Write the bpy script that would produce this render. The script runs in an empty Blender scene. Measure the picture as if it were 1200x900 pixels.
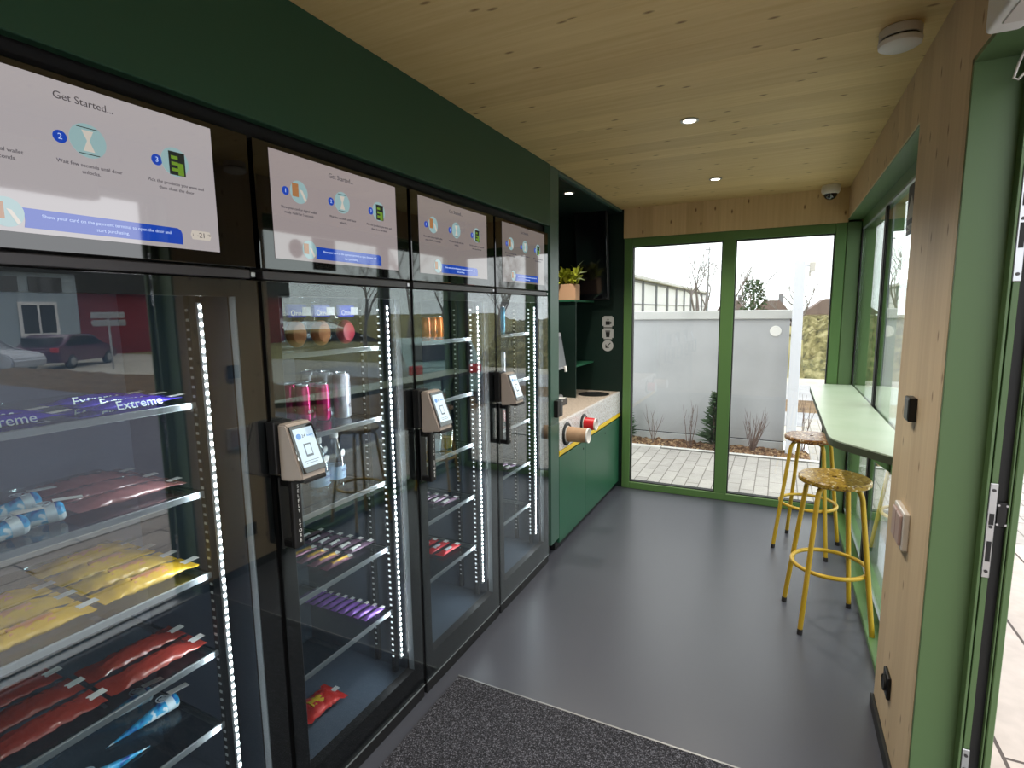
import bpy, bmesh, math, random
from mathutils import Vector, Matrix
PI = math.pi
S = bpy.context.scene
COL = S.collection
random.seed(7)

# ------------------------------------------------------------------ colour
def lin(c):
    c = c / 255.0
    return c / 12.92 if c <= .04045 else ((c + .055) / 1.055) ** 2.4
def rgb(r, g, b): return (lin(r), lin(g), lin(b), 1.0)

# ------------------------------------------------------------------ materials
def new_mat(name):
    m = bpy.data.materials.new(name); m.use_nodes = True
    nt = m.node_tree; nt.nodes.clear()
    out = nt.nodes.new('ShaderNodeOutputMaterial')
    return m, nt, out
def N(nt, t, **kw):
    n = nt.nodes.new(t)
    for k, v in kw.items(): setattr(n, k, v)
    return n
def setin(n, **kw):
    for k, v in kw.items(): n.inputs[k.replace('_', ' ')].default_value = v
def plain(name, col, rough=.5, metal=0, spec=.5, emit=None, estr=1, bump=0, bscale=200, vary=0, vscale=3, coat=0):
    m, nt, out = new_mat(name)
    p = N(nt, 'ShaderNodeBsdfPrincipled'); nt.links.new(p.outputs[0], out.inputs[0])
    p.inputs['Base Color'].default_value = rgb(*col); p.inputs['Roughness'].default_value = rough
    p.inputs['Metallic'].default_value = metal; p.inputs['Specular IOR Level'].default_value = spec
    if coat: p.inputs['Coat Weight'].default_value = coat; p.inputs['Coat Roughness'].default_value = .05
    if emit: p.inputs['Emission Color'].default_value = rgb(*emit); p.inputs['Emission Strength'].default_value = estr
    tc = None
    if bump or vary: tc = N(nt, 'ShaderNodeTexCoord')
    if bump:
        n = N(nt, 'ShaderNodeTexNoise'); n.inputs['Scale'].default_value = bscale; n.inputs['Detail'].default_value = 3
        nt.links.new(tc.outputs['Object'], n.inputs['Vector'])
        b = N(nt, 'ShaderNodeBump'); b.inputs['Strength'].default_value = bump; b.inputs['Distance'].default_value = .002
        nt.links.new(n.outputs['Fac'], b.inputs['Height']); nt.links.new(b.outputs[0], p.inputs['Normal'])
    if vary:
        n = N(nt, 'ShaderNodeTexNoise'); n.inputs['Scale'].default_value = vscale; n.inputs['Detail'].default_value = 5
        nt.links.new(tc.outputs['Object'], n.inputs['Vector'])
        mx = N(nt, 'ShaderNodeMix', data_type='RGBA', blend_type='MIX')
        c = rgb(*col)
        mx.inputs['A'].default_value = [x * (1 - vary) for x in c[:3]] + [1]
        mx.inputs['B'].default_value = [min(1, x * (1 + vary)) for x in c[:3]] + [1]
        nt.links.new(n.outputs['Fac'], mx.inputs['Factor']); nt.links.new(mx.outputs['Result'], p.inputs['Base Color'])
    return m
def ramp(nt, stops):
    r = N(nt, 'ShaderNodeValToRGB'); e = r.color_ramp.elements
    e[0].position, e[0].color = stops[0][0], stops[0][1]; e[1].position, e[1].color = stops[-1][0], stops[-1][1]
    for pos, c in stops[1:-1]:
        k = e.new(pos); k.color = c
    return r
def wood(name, base, dark, knot, grain='x', plank='y', pw=.12, rough=.55):
    """spruce cross-laminated timber: stretched grain, lamella joints, oval knots"""
    m, nt, out = new_mat(name)
    p = N(nt, 'ShaderNodeBsdfPrincipled'); nt.links.new(p.outputs[0], out.inputs[0]); setin(p, Roughness=rough)
    p.inputs['Specular IOR Level'].default_value = .25
    tc = N(nt, 'ShaderNodeTexCoord'); sx = N(nt, 'ShaderNodeSeparateXYZ'); nt.links.new(tc.outputs['Object'], sx.inputs[0])
    ax = {'x': 0, 'y': 1, 'z': 2}
    # plank index
    d = N(nt, 'ShaderNodeMath', operation='DIVIDE'); nt.links.new(sx.outputs[ax[plank]], d.inputs[0]); d.inputs[1].default_value = pw
    fl = N(nt, 'ShaderNodeMath', operation='FLOOR'); nt.links.new(d.outputs[0], fl.inputs[0])
    wn = N(nt, 'ShaderNodeTexWhiteNoise', noise_dimensions='1D'); nt.links.new(fl.outputs[0], wn.inputs['W'])
    # grain vector: u along the grain (compressed), v across, shifted per plank
    off = N(nt, 'ShaderNodeMath', operation='MULTIPLY_ADD'); nt.links.new(wn.outputs['Value'], off.inputs[0]); off.inputs[1].default_value = 7.0
    nt.links.new(sx.outputs[ax[grain]], off.inputs[2])
    cb = N(nt, 'ShaderNodeCombineXYZ'); nt.links.new(off.outputs[0], cb.inputs[0]); nt.links.new(sx.outputs[ax[plank]], cb.inputs[1])
    mp = N(nt, 'ShaderNodeMapping'); mp.inputs['Scale'].default_value = (1.2, 26, 1); nt.links.new(cb.outputs[0], mp.inputs['Vector'])
    g = N(nt, 'ShaderNodeTexNoise'); setin(g, Scale=1.6, Detail=6, Roughness=.6); nt.links.new(mp.outputs[0], g.inputs['Vector'])
    r = ramp(nt, [(.3, rgb(*base)), (.72, rgb(*dark))]); nt.links.new(g.outputs['Fac'], r.inputs[0])
    mt = N(nt, 'ShaderNodeMix', data_type='RGBA', blend_type='MULTIPLY')
    pr = ramp(nt, [(0, (.86, .84, .82, 1)), (1, (1.0, 1.0, 1.0, 1))]); nt.links.new(wn.outputs['Value'], pr.inputs[0])
    mt.inputs['Factor'].default_value = 1; nt.links.new(r.outputs[0], mt.inputs['A']); nt.links.new(pr.outputs[0], mt.inputs['B'])
    # knots
    mk = N(nt, 'ShaderNodeMapping'); mk.inputs['Scale'].default_value = (4.2, 10.0, 1); nt.links.new(cb.outputs[0], mk.inputs['Vector'])
    v = N(nt, 'ShaderNodeTexVoronoi', voronoi_dimensions='2D'); setin(v, Scale=1.0, Randomness=1.0); nt.links.new(mk.outputs[0], v.inputs['Vector'])
    kr = ramp(nt, [(0, (1, 1, 1, 1)), (.04, (.7, .7, .7, 1)), (.085, (0, 0, 0, 1))]); nt.links.new(v.outputs['Distance'], kr.inputs[0])
    vs = N(nt, 'ShaderNodeSeparateColor'); nt.links.new(v.outputs['Color'], vs.inputs[0])
    gt = N(nt, 'ShaderNodeMath', operation='GREATER_THAN'); nt.links.new(vs.outputs[0], gt.inputs[0]); gt.inputs[1].default_value = .45
    ml = N(nt, 'ShaderNodeMath', operation='MULTIPLY'); nt.links.new(kr.outputs[0], ml.inputs[0]); nt.links.new(gt.outputs[0], ml.inputs[1])
    mx = N(nt, 'ShaderNodeMix', data_type='RGBA'); nt.links.new(ml.outputs[0], mx.inputs['Factor']); nt.links.new(mt.outputs['Result'], mx.inputs['A'])
    mx.inputs['B'].default_value = rgb(*knot); nt.links.new(mx.outputs['Result'], p.inputs['Base Color'])
    return m
def glass(name, tint=(1, 1, 1), f0=.04, rough=0.0):
    """thin pane: clear, with a Schlick reflection that works from both sides"""
    m, nt, out = new_mat(name)
    t = N(nt, 'ShaderNodeBsdfTransparent'); t.inputs[0].default_value = (*tint, 1)
    g = N(nt, 'ShaderNodeBsdfGlossy'); g.inputs['Roughness'].default_value = rough; g.inputs['Color'].default_value = (1, 1, 1, 1)
    ge = N(nt, 'ShaderNodeNewGeometry'); dp = N(nt, 'ShaderNodeVectorMath', operation='DOT_PRODUCT')
    nt.links.new(ge.outputs['Normal'], dp.inputs[0]); nt.links.new(ge.outputs['Incoming'], dp.inputs[1])
    ab = N(nt, 'ShaderNodeMath', operation='ABSOLUTE'); nt.links.new(dp.outputs['Value'], ab.inputs[0])
    om = N(nt, 'ShaderNodeMath', operation='SUBTRACT', use_clamp=True); om.inputs[0].default_value = 1; nt.links.new(ab.outputs[0], om.inputs[1])
    pw = N(nt, 'ShaderNodeMath', operation='POWER'); nt.links.new(om.outputs[0], pw.inputs[0]); pw.inputs[1].default_value = 5
    ma = N(nt, 'ShaderNodeMath', operation='MULTIPLY_ADD'); nt.links.new(pw.outputs[0], ma.inputs[0]); ma.inputs[1].default_value = 1 - f0; ma.inputs[2].default_value = f0
    mx = N(nt, 'ShaderNodeMixShader'); nt.links.new(ma.outputs[0], mx.inputs[0]); nt.links.new(t.outputs[0], mx.inputs[1]); nt.links.new(g.outputs[0], mx.inputs[2])
    nt.links.new(mx.outputs[0], out.inputs[0])
    return m
def emis(name, col, s=1.0, spec=1.0):
    m, nt, out = new_mat(name)
    p = N(nt, 'ShaderNodeBsdfPrincipled'); nt.links.new(p.outputs[0], out.inputs[0])
    p.inputs['Base Color'].default_value = (0.005, .005, .005, 1); p.inputs['Roughness'].default_value = .04
    p.inputs['Specular IOR Level'].default_value = spec; p.inputs['IOR'].default_value = 1.58
    p.inputs['Emission Color'].default_value = rgb(*col); p.inputs['Emission Strength'].default_value = s
    return m
def speckle(name, stops, scale, rough=.6, bump=0.0, bdist=.003):
    m, nt, out = new_mat(name)
    p = N(nt, 'ShaderNodeBsdfPrincipled'); nt.links.new(p.outputs[0], out.inputs[0]); setin(p, Roughness=rough)
    p.inputs['Specular IOR Level'].default_value = .3
    tc = N(nt, 'ShaderNodeTexCoord')
    v = N(nt, 'ShaderNodeTexVoronoi'); setin(v, Scale=scale); nt.links.new(tc.outputs['Object'], v.inputs['Vector'])
    sp = N(nt, 'ShaderNodeSeparateColor'); nt.links.new(v.outputs['Color'], sp.inputs[0])
    r = ramp(nt, stops); r.color_ramp.interpolation = 'CONSTANT' if scale > 60 else 'LINEAR'
    nt.links.new(sp.outputs[0], r.inputs[0]); nt.links.new(r.outputs[0], p.inputs['Base Color'])
    if bump:
        b = N(nt, 'ShaderNodeBump'); setin(b, Strength=bump, Distance=bdist)
        nt.links.new(sp.outputs[1], b.inputs['Height']); nt.links.new(b.outputs[0], p.inputs['Normal'])
    return m
def paving(name, base, joint, bw=.3, bh=.6, rot=0, mortar=.012, vary=.18):
    m, nt, out = new_mat(name)
    p = N(nt, 'ShaderNodeBsdfPrincipled'); nt.links.new(p.outputs[0], out.inputs[0]); setin(p, Roughness=.8)
    tc = N(nt, 'ShaderNodeTexCoord'); mp = N(nt, 'ShaderNodeMapping'); mp.inputs['Rotation'].default_value = (0, 0, rot)
    nt.links.new(tc.outputs['Object'], mp.inputs['Vector'])
    b = N(nt, 'ShaderNodeTexBrick'); nt.links.new(mp.outputs[0], b.inputs['Vector'])
    c = rgb(*base)
    b.inputs['Color1'].default_value = c; b.inputs['Color2'].default_value = [x * (1 - vary) for x in c[:3]] + [1]
    b.inputs['Mortar'].default_value = rgb(*joint)
    setin(b, Scale=1.0); b.inputs['Mortar Size'].default_value = mortar * .5; b.inputs['Brick Width'].default_value = bh; b.inputs['Row Height'].default_value = bw
    b.inputs['Mortar Smooth'].default_value = .1
    n = N(nt, 'ShaderNodeTexNoise'); setin(n, Scale=14.0, Detail=5); nt.links.new(tc.outputs['Object'], n.inputs['Vector'])
    r = ramp(nt, [(.3, (.86, .86, .86, 1)), (.7, (1, 1, 1, 1))]); nt.links.new(n.outputs['Fac'], r.inputs[0])
    mx = N(nt, 'ShaderNodeMix', data_type='RGBA', blend_type='MULTIPLY'); mx.inputs['Factor'].default_value = 1
    nt.links.new(b.outputs['Color'], mx.inputs['A']); nt.links.new(r.outputs[0], mx.inputs['B']); nt.links.new(mx.outputs['Result'], p.inputs['Base Color'])
    return m
def mixnoise(name, stops, scale, detail=6, rough=.9, bump=.0, stretch=(1, 1, 1)):
    m, nt, out = new_mat(name)
    p = N(nt, 'ShaderNodeBsdfPrincipled'); nt.links.new(p.outputs[0], out.inputs[0]); setin(p, Roughness=rough)
    tc = N(nt, 'ShaderNodeTexCoord'); mp = N(nt, 'ShaderNodeMapping'); mp.inputs['Scale'].default_value = stretch
    nt.links.new(tc.outputs['Object'], mp.inputs['Vector'])
    n = N(nt, 'ShaderNodeTexNoise'); setin(n, Scale=scale, Detail=detail); nt.links.new(mp.outputs[0], n.inputs['Vector'])
    r = ramp(nt, stops); nt.links.new(n.outputs['Fac'], r.inputs[0]); nt.links.new(r.outputs[0], p.inputs['Base Color'])
    if bump:
        b = N(nt, 'ShaderNodeBump'); setin(b, Strength=bump, Distance=.02); nt.links.new(n.outputs['Fac'], b.inputs['Height']); nt.links.new(b.outputs[0], p.inputs['Normal'])
    return m

M = {}
M['ceil'] = wood('spruce_ceiling', (232, 208, 150), (216, 188, 128), (126, 92, 54), 'x', 'y', .16)
M['wallwood'] = wood('spruce_wall', (218, 196, 162), (208, 184, 149), (130, 96, 70), 'z', 'y', .14)
M['backwood'] = wood('spruce_back', (226, 200, 154), (212, 184, 138), (110, 72, 46), 'z', 'x', .13)
M['floor'] = plain('grey_vinyl', (73, 75, 84), .34, spec=.45, bump=.05, bscale=60, vary=.06, vscale=2.5)
M['mat'] = speckle('speckled_mat', [(0, rgb(30, 30, 34)), (.35, rgb(50, 50, 56)), (.62, rgb(70, 70, 77)), (.86, rgb(104, 104, 112))], 300, .95, .9, .004)
M['matedge'] = plain('mat_trim', (150, 150, 150), .35, .8)
M['fascia'] = plain('dark_green_panel', (42, 78, 58), .45, spec=.35, bump=.06, bscale=500)
M['cabgreen'] = plain('cabinet_green', (36, 88, 64), .4, spec=.4, bump=.04, bscale=500)
M['postgreen'] = plain('post_green', (62, 92, 80), .38, spec=.4, bump=.04, bscale=500)
M['nichegreen'] = plain('niche_green', (16, 36, 30), .45, spec=.35)
M['frame'] = plain('reed_green_frame', (88, 122, 70), .38, spec=.4, bump=.03, bscale=400)
M['reveal'] = plain('reed_green_reveal', (86, 112, 72), .42, spec=.4, bump=.04, bscale=300)
M['counter'] = mixnoise('counter_laminate', [(.3, rgb(170, 188, 164)), (.52, rgb(178, 194, 172)), (.75, rgb(186, 200, 180))], 5, 6, .35, 0, (1, 1, 1))
M['counteredge'] = plain('counter_edge', (70, 78, 58), .5)
M['black'] = plain('black_metal', (17, 17, 18), .4, spec=.4)
M['blackgloss'] = plain('black_glass', (8, 8, 9), .03, spec=1.0)
M['charcoal'] = plain('charcoal_metal', (58, 56, 58), .35, .3)
M['rubber'] = plain('black_rubber', (12, 12, 13), .6)
M['inner'] = plain('fridge_interior', (88, 100, 116), .5, spec=.3)
M['innerdark'] = plain('fridge_side', (44, 48, 52), .45, spec=.4)
M['steel'] = plain('brushed_steel', (178, 180, 182), .3, .9)
M['strip'] = plain('shelf_strip', (142, 148, 152), .35, .5)
M['shelf'] = glass('shelf_glass', (.62, .7, .7), .05, .05)
M['pane'] = glass('window_pane', (.965, .985, .97), .045)
M['doorpane'] = glass('fridge_pane', (.80, .84, .85), .072)
M['sidepane'] = glass('side_pane', (.93, .975, .95), .06)
M['led'] = emis('led_white', (255, 255, 255), 42)
M['slot_glow'] = emis('rail_slot_glow', (235, 240, 245), 1.6)  # no lamp: LED light on the rail slots, put in as their own glow
M['ledbase'] = plain('led_base', (190, 192, 196), .4)
M['slot'] = plain('rail_slot', (225, 228, 230), .35, .2)
M['downlight'] = emis('downlight_lens', (255, 244, 216), 9)
M['white'] = plain('white_plastic', (232, 230, 226), .4)
M['offwhite'] = plain('offwhite_plastic', (205, 200, 192), .45)
M['beige'] = plain('terminal_beige', (172, 160, 150), .4)
M['yellow'] = plain('stool_yellow', (196, 160, 44), .35, .15, bump=.05, bscale=60)
M['yellowstrip'] = plain('yellow_edge', (236, 200, 30), .4)
M['seat'] = speckle('stool_seat_flecks', [(0, rgb(112, 82, 34)), (.14, rgb(162, 130, 50)), (.5, rgb(176, 146, 62)), (.75, rgb(146, 116, 46)), (.94, rgb(226, 212, 176))], 120, .3)
M['seat2'] = speckle('stool_seat_flecks_brown', [(0, rgb(96, 58, 34)), (.3, rgb(128, 86, 46)), (.6, rgb(150, 108, 60)), (.85, rgb(208, 186, 150))], 90, .28)
M['terrazzo'] = speckle('pale_terrazzo', [(0, rgb(226, 226, 228)), (.5, rgb(212, 208, 208)), (.75, rgb(198, 188, 180)), (.92, rgb(150, 140, 134))], 170, .3)
M['worktop'] = speckle('worktop_terrazzo', [(0, rgb(206, 192, 178)), (.5, rgb(192, 176, 160)), (.8, rgb(168, 150, 134)), (.94, rgb(120, 104, 92))], 220, .35)
M['concrete'] = mixnoise('pale_concrete', [(.3, rgb(166, 167, 170)), (.5, rgb(176, 177, 180)), (.75, rgb(184, 185, 188))], 1.6, 7, .85)
M['coping'] = mixnoise('coping_stone', [(.3, rgb(188, 188, 186)), (.7, rgb(202, 202, 200))], 3, 5, .8)
M['plinth'] = mixnoise('wall_plinth', [(.3, rgb(176, 178, 180)), (.7, rgb(192, 194, 196))], 3, 5, .8)
M['pave'] = paving('grey_paving', (186, 181, 176), (120, 114, 108), .12, .32, PI / 2 + .0, .010)
M['pavedk'] = paving('terrace_paving', (204, 192, 184), (84, 74, 70), .34, 1.6, PI / 2, .014)
M['kerb'] = paving('kerb_stone', (222, 220, 216), (130, 128, 124), 2.0, 1.0, PI / 2, .012, .05)
M['asphalt'] = mixnoise('asphalt', [(.3, rgb(104, 102, 114)), (.7, rgb(126, 124, 136))], 9, 8, .9)
M['mulch'] = speckle('bark_mulch', [(0, rgb(70, 50, 40)), (.3, rgb(108, 80, 60)), (.6, rgb(138, 108, 82)), (.85, rgb(178, 152, 118)), (.95, rgb(60, 42, 32))], 40, .95, 1, .04)
M['soil'] = mixnoise('brown_soil', [(.3, rgb(92, 72, 52)), (.7, rgb(132, 108, 80))], 4, 8, .95)
M['lot'] = mixnoise('pale_lot', [(.3, rgb(176, 170, 156)), (.7, rgb(202, 196, 184))], 1.5, 6, .9)
M['road'] = mixnoise('road', [(.3, rgb(150, 150, 154)), (.7, rgb(172, 172, 176))], 2, 6, .9)
M['grass'] = mixnoise('rough_grass', [(.25, rgb(96, 92, 52)), (.5, rgb(138, 130, 78)), (.75, rgb(164, 152, 104))], 5, 10, .95, .5)
M['hedge'] = mixnoise('hedge_leaf', [(.32, rgb(62, 60, 38)), (.5, rgb(118, 112, 72)), (.68, rgb(160, 152, 112))], 5, 10, .95, .6)
M['bark'] = plain('twig_bark', (112, 92, 84), .9)
M['barkgrey'] = plain('tree_bark', (126, 118, 116), .9)
M['conifer'] = mixnoise('conifer_leaf', [(.3, rgb(34, 54, 34)), (.7, rgb(70, 96, 58))], 12, 6, .9)
M['cladding'] = plain('white_cladding', (226, 228, 230), .7, vary=.05, vscale=2)
M['claddark'] = plain('grey_post_cladding', (128, 130, 134), .7)
M['polewhite'] = plain('white_pole_paint', (222, 224, 232), .45)
M['roofbrown'] = plain('brown_roof', (118, 102, 98), .9, vary=.12, vscale=1)
M['housewall'] = plain('pale_render', (222, 214, 202), .9)
M['greywall'] = mixnoise('grey_sheet_wall', [(.3, rgb(142, 156, 164)), (.7, rgb(168, 180, 186))], 1, 5, .7, 0, (.2, 3, .2))
M['redwall'] = mixnoise('dark_red_sheet', [(.3, rgb(122, 30, 38)), (.7, rgb(142, 42, 48))], 1, 5, .7, 0, (.2, .2, 6))
M['eaves'] = plain('black_eaves', (18, 16, 20), .7)
M['carpurple'] = plain('purple_paint', (86, 22, 74), .25, .3, coat=1)
M['carsilver'] = plain('silver_paint', (176, 180, 192), .25, .5, coat=1)
M['carteal'] = plain('pale_teal_paint', (150, 182, 180), .3, .1, coat=1)
M['carglass'] = plain('car_window', (30, 34, 40), .05, spec=1)
M['tyre'] = plain('tyre', (22, 22, 24), .8)
M['lamp_red'] = plain('tail_lamp_red', (200, 30, 40), .2)
M['plate'] = plain('number_plate', (230, 230, 225), .5)
# screens
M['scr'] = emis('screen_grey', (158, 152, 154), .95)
M['scr2'] = emis('screen_grey_second', (142, 132, 132), .95)  # farther screens darker: viewing-angle dimming put into the colour
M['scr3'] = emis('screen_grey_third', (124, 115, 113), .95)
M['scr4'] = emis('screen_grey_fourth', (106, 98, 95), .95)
M['scr_teal'] = emis('screen_teal', (134, 162, 164), .95)
M['scr_blue'] = emis('screen_blue', (22, 62, 160), .95)
M['scr_text'] = emis('screen_text', (62, 60, 66), .9)
M['scr_white'] = emis('screen_white_text', (170, 186, 224), .95)
M['scr_green'] = emis('screen_green', (96, 130, 40), .95)
M['scr_dark'] = emis('screen_dark', (30, 36, 34), .95)
M['scr_brown'] = emis('screen_brown', (150, 104, 66), .95)
M['scr_skin'] = emis('screen_pale', (186, 178, 168), .95)
M['tscr'] = emis('terminal_screen', (196, 218, 232), .95)
M['tscr_blue'] = emis('terminal_blue', (44, 122, 196), .95)
M['tscr_text'] = emis('terminal_text', (50, 62, 76), .95)
# products
M['conewrap'] = mixnoise('blue_foil', [(.34, rgb(30, 70, 150)), (.44, rgb(40, 150, 205)), (.56, rgb(70, 170, 215)), (.62, rgb(220, 232, 238))], 34, 2, .22, .0, (1, 1, 1))
M['conewhite'] = plain('white_foil', (206, 220, 228), .25, .2)
M['conenavy'] = plain('navy_print', (34, 70, 140), .3)
M['purplewrap'] = plain('purple_foil', (74, 56, 190), .25, .3, bump=.4, bscale=40)
M['gold'] = plain('gold_foil', (224, 176, 66), .25, .6)
M['redbag'] = plain('red_brown_bag', (142, 52, 44), .22, 0, .9, bump=1, bscale=22, vary=.45, vscale=9)
M['pinkbag'] = plain('pink_meat_bag', (142, 92, 92), .16, 0, 1, bump=1, bscale=24, vary=.35, vscale=9)
M['yellowbag'] = plain('yellow_bag', (226, 180, 50), .25, 0, .8, bump=.9, bscale=24, vary=.15, vscale=8)
M['orangeprint'] = plain('orange_print', (216, 140, 98), .3)
M['tag'] = plain('white_tag', (222, 222, 220), .5)
M['film'] = glass('clear_film', (.9, .92, .95), .12, .12)
M['bagel'] = plain('baked_brown', (178, 108, 52), .7, vary=.25, vscale=20)
M['bluetop'] = plain('blue_print', (34, 60, 190), .3)
M['redfill'] = plain('red_filling', (168, 52, 66), .4, vary=.3, vscale=25)
M['canpink'] = plain('pink_can', (204, 30, 108), .22, .5)
M['canwhite'] = plain('white_can', (206, 204, 214), .22, .4)
M['cansteel'] = plain('can_aluminium', (206, 208, 210), .22, .9)
M['canorange'] = plain('orange_can', (232, 116, 40), .22, .4)
M['canblue'] = plain('light_blue_can', (70, 170, 206), .22, .4)
M['darkprint'] = plain('dark_print', (40, 40, 48), .5)
M['bottle'] = glass('bottle_plastic', (.80, .90, .93), .14, .08)
M['bottlelabel'] = plain('pale_blue_label', (150, 184, 214), .4)
M['waferbar'] = plain('dark_wafer_wrap', (112, 84, 108), .25, .4, vary=.3, vscale=60)
M['goldbar'] = plain('gold_plum_wrap', (120, 74, 96), .25, .4, vary=.3, vscale=60)
M['purplebar'] = plain('violet_bar_wrap', (126, 84, 168), .25, .3)
M['redbar'] = plain('red_bar_wrap', (204, 32, 44), .25, .2)
M['chipsred'] = plain('red_crisp_bag', (214, 50, 44), .3, .1, bump=.5, bscale=25)
M['cup_brown'] = mixnoise('kraft_cup', [(.3, rgb(170, 132, 100)), (.7, rgb(192, 158, 126))], 14, 4, .7)
M['cup_red'] = plain('red_cup', (206, 26, 34), .4)
M['leaf'] = plain('plant_leaf', (158, 164, 44), .5, vary=.35, vscale=18)
M['leafpale'] = plain('pale_leaf', (150, 160, 112), .5)
M['planterwood'] = plain('planter_wood', (190, 150, 118), .6, vary=.08, vscale=6)
M['tv'] = plain('monitor_black', (16, 15, 20), .1, spec=1.2)
M['machine'] = plain('machine_grey', (150, 150, 156), .35, .4)
M['machscr'] = plain('machine_pale_panel', (120, 124, 132), .12, spec=.9)
M['icon'] = plain('sticker_grey', (178, 178, 176), .5)
M['switch'] = plain('switch_pinkgrey', (176, 150, 144), .35)
M['switchclear'] = plain('switch_clear_frame', (214, 208, 202), .15, spec=.8)

# ------------------------------------------------------------------ mesh builder
class MB:
    def __init__(s): s.bm = bmesh.new()
    def _tf(s, vs, m):
        if m is not None: bmesh.ops.transform(s.bm, matrix=m, verts=vs)
    def box(s, x0, x1, y0, y1, z0, z1, bev=0, m=None, seg=1):
        c = Vector(((x0 + x1) / 2, (y0 + y1) / 2, (z0 + z1) / 2))
        r = bmesh.ops.create_cube(s.bm, size=1); vs = r['verts']
        bmesh.ops.scale(s.bm, vec=(abs(x1 - x0), abs(y1 - y0), abs(z1 - z0)), verts=vs)
        bmesh.ops.translate(s.bm, vec=c, verts=vs)
        if bev:
            es = list({e for v in vs for e in v.link_edges})
            n0 = set(s.bm.verts)
            rr = bmesh.ops.bevel(s.bm, geom=es, offset=bev, segments=seg, affect='EDGES', profile=.5)
            vs = list({v for f in rr['faces'] for v in f.verts} | {v for v in vs if v.is_valid})
            comp = set(vs); st = list(vs)
            while st:
                v = st.pop()
                for e in v.link_edges:
                    o = e.other_vert(v)
                    if o not in comp: comp.add(o); st.append(o)
            vs = list(comp)
        s._tf(vs, m); return s
    def cyl(s, c, r, h, axis='z', seg=24, r2=None, m=None):
        rr = bmesh.ops.create_cone(s.bm, cap_ends=True, segments=seg, radius1=r, radius2=r if r2 is None else r2, depth=h)
        vs = rr['verts']
        if axis == 'x': bmesh.ops.rotate(s.bm, verts=vs, cent=(0, 0, 0), matrix=Matrix.Rotation(PI / 2, 3, 'Y'))
        if axis == 'y': bmesh.ops.rotate(s.bm, verts=vs, cent=(0, 0, 0), matrix=Matrix.Rotation(-PI / 2, 3, 'X'))
        bmesh.ops.translate(s.bm, vec=c, verts=vs); s._tf(vs, m); return s
    def lathe(s, prof, c=(0, 0, 0), axis='z', seg=24, m=None):
        rings = []; allv = []
        for r, h in prof:
            if r < 1e-6: ring = [s.bm.verts.new((0, 0, h))]
            else: ring = [s.bm.verts.new((r * math.cos(2 * PI * k / seg), r * math.sin(2 * PI * k / seg), h)) for k in range(seg)]
            rings.append(ring); allv += ring
        for a, b in zip(rings, rings[1:]):
            if len(a) == 1 and len(b) == 1: continue
            for k in range(seg):
                k2 = (k + 1) % seg
                if len(a) == 1: f = (a[0], b[k2], b[k])
                elif len(b) == 1: f = (a[k], a[k2], b[0])
                else: f = (a[k], a[k2], b[k2], b[k])
                s.bm.faces.new(f)
        if axis == 'x': bmesh.ops.rotate(s.bm, verts=allv, cent=(0, 0, 0), matrix=Matrix.Rotation(PI / 2, 3, 'Y'))
        if axis == 'y': bmesh.ops.rotate(s.bm, verts=allv, cent=(0, 0, 0), matrix=Matrix.Rotation(-PI / 2, 3, 'X'))
        bmesh.ops.translate(s.bm, vec=c, verts=allv); s._tf(allv, m); return s
    def tube(s, pts, r, seg=10, caps=True, closed=False, m=None):
        pts = [Vector(p) for p in pts]; n = len(pts)
        rs = r if isinstance(r, (list, tuple)) else [r] * n
        up = None; rings = []; allv = []
        for i, p in enumerate(pts):
            a = pts[i - 1] if (i > 0 or closed) else p
            b = pts[(i + 1) % n] if (i < n - 1 or closed) else p
            t = (b - a).normalized()
            if up is None:
                up = Vector((0, 0, 1)) if abs(t.z) < .9 else Vector((1, 0, 0))
            u = (up - t * up.dot(t)).normalized(); v = t.cross(u); up = u
            ring = [s.bm.verts.new(p + (u * math.cos(2 * PI * k / seg) + v * math.sin(2 * PI * k / seg)) * rs[i]) for k in range(seg)]
            rings.append(ring); allv += ring
        pr = list(zip(rings, rings[1:])) + ([(rings[-1], rings[0])] if closed else [])
        for a, b in pr:
            for k in range(seg):
                k2 = (k + 1) % seg; s.bm.faces.new((a[k], a[k2], b[k2], b[k]))
        if caps and not closed:
            s.bm.faces.new(list(reversed(rings[0]))); s.bm.faces.new(rings[-1])
        s._tf(allv, m); return s
    def prism(s, poly, a0, a1, axis='z', m=None):
        def P(u, v, a): return {'z': (u, v, a), 'y': (u, a, v), 'x': (a, u, v)}[axis]
        lo = [s.bm.verts.new(P(u, v, a0)) for u, v in poly]; hi = [s.bm.verts.new(P(u, v, a1)) for u, v in poly]
        n = len(poly)
        s.bm.faces.new(lo); s.bm.faces.new(list(reversed(hi)))
        for k in range(n): s.bm.faces.new((lo[k], hi[k], hi[(k + 1) % n], lo[(k + 1) % n]))
        s._tf(lo + hi, m); return s
    def pillow(s, L, W, H, nx=20, ny=12, seed=1, crink=.12, fin=.08, m=None):
        """sealed flow-pack: flat crimped fins at both ends, bulging middle; lies along x, sits on z=0"""
        rnd = random.Random(seed); top = []; bot = []; wob = [crink * .4 * rnd.uniform(-1, 1) for _ in range(nx + 1)]
        for i in range(nx + 1):
            u = i / nx; rt = []; rb = []
            e = min(u, 1 - u); k = 0 if e < fin else min(1, ((e - fin) / .2)) ** .6
            for j in range(ny + 1):
                v = j / ny; q = math.sin(PI * v) ** .7 if 0 < v < 1 else 0
                w = W * (1 - .1 * k * 1) * (v - .5) * (1 + wob[i]); jz = 1 + crink * rnd.uniform(-1, 1)
                h = H * .5 * k * q * jz
                x = L * (u - .5)
                rt.append(s.bm.verts.new((x, w, H * .5 + h + .0006)))
                rb.append(s.bm.verts.new((x, w, H * .5 - H * .5 * k * q - .0006)))
            top.append(rt); bot.append(rb)
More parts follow.
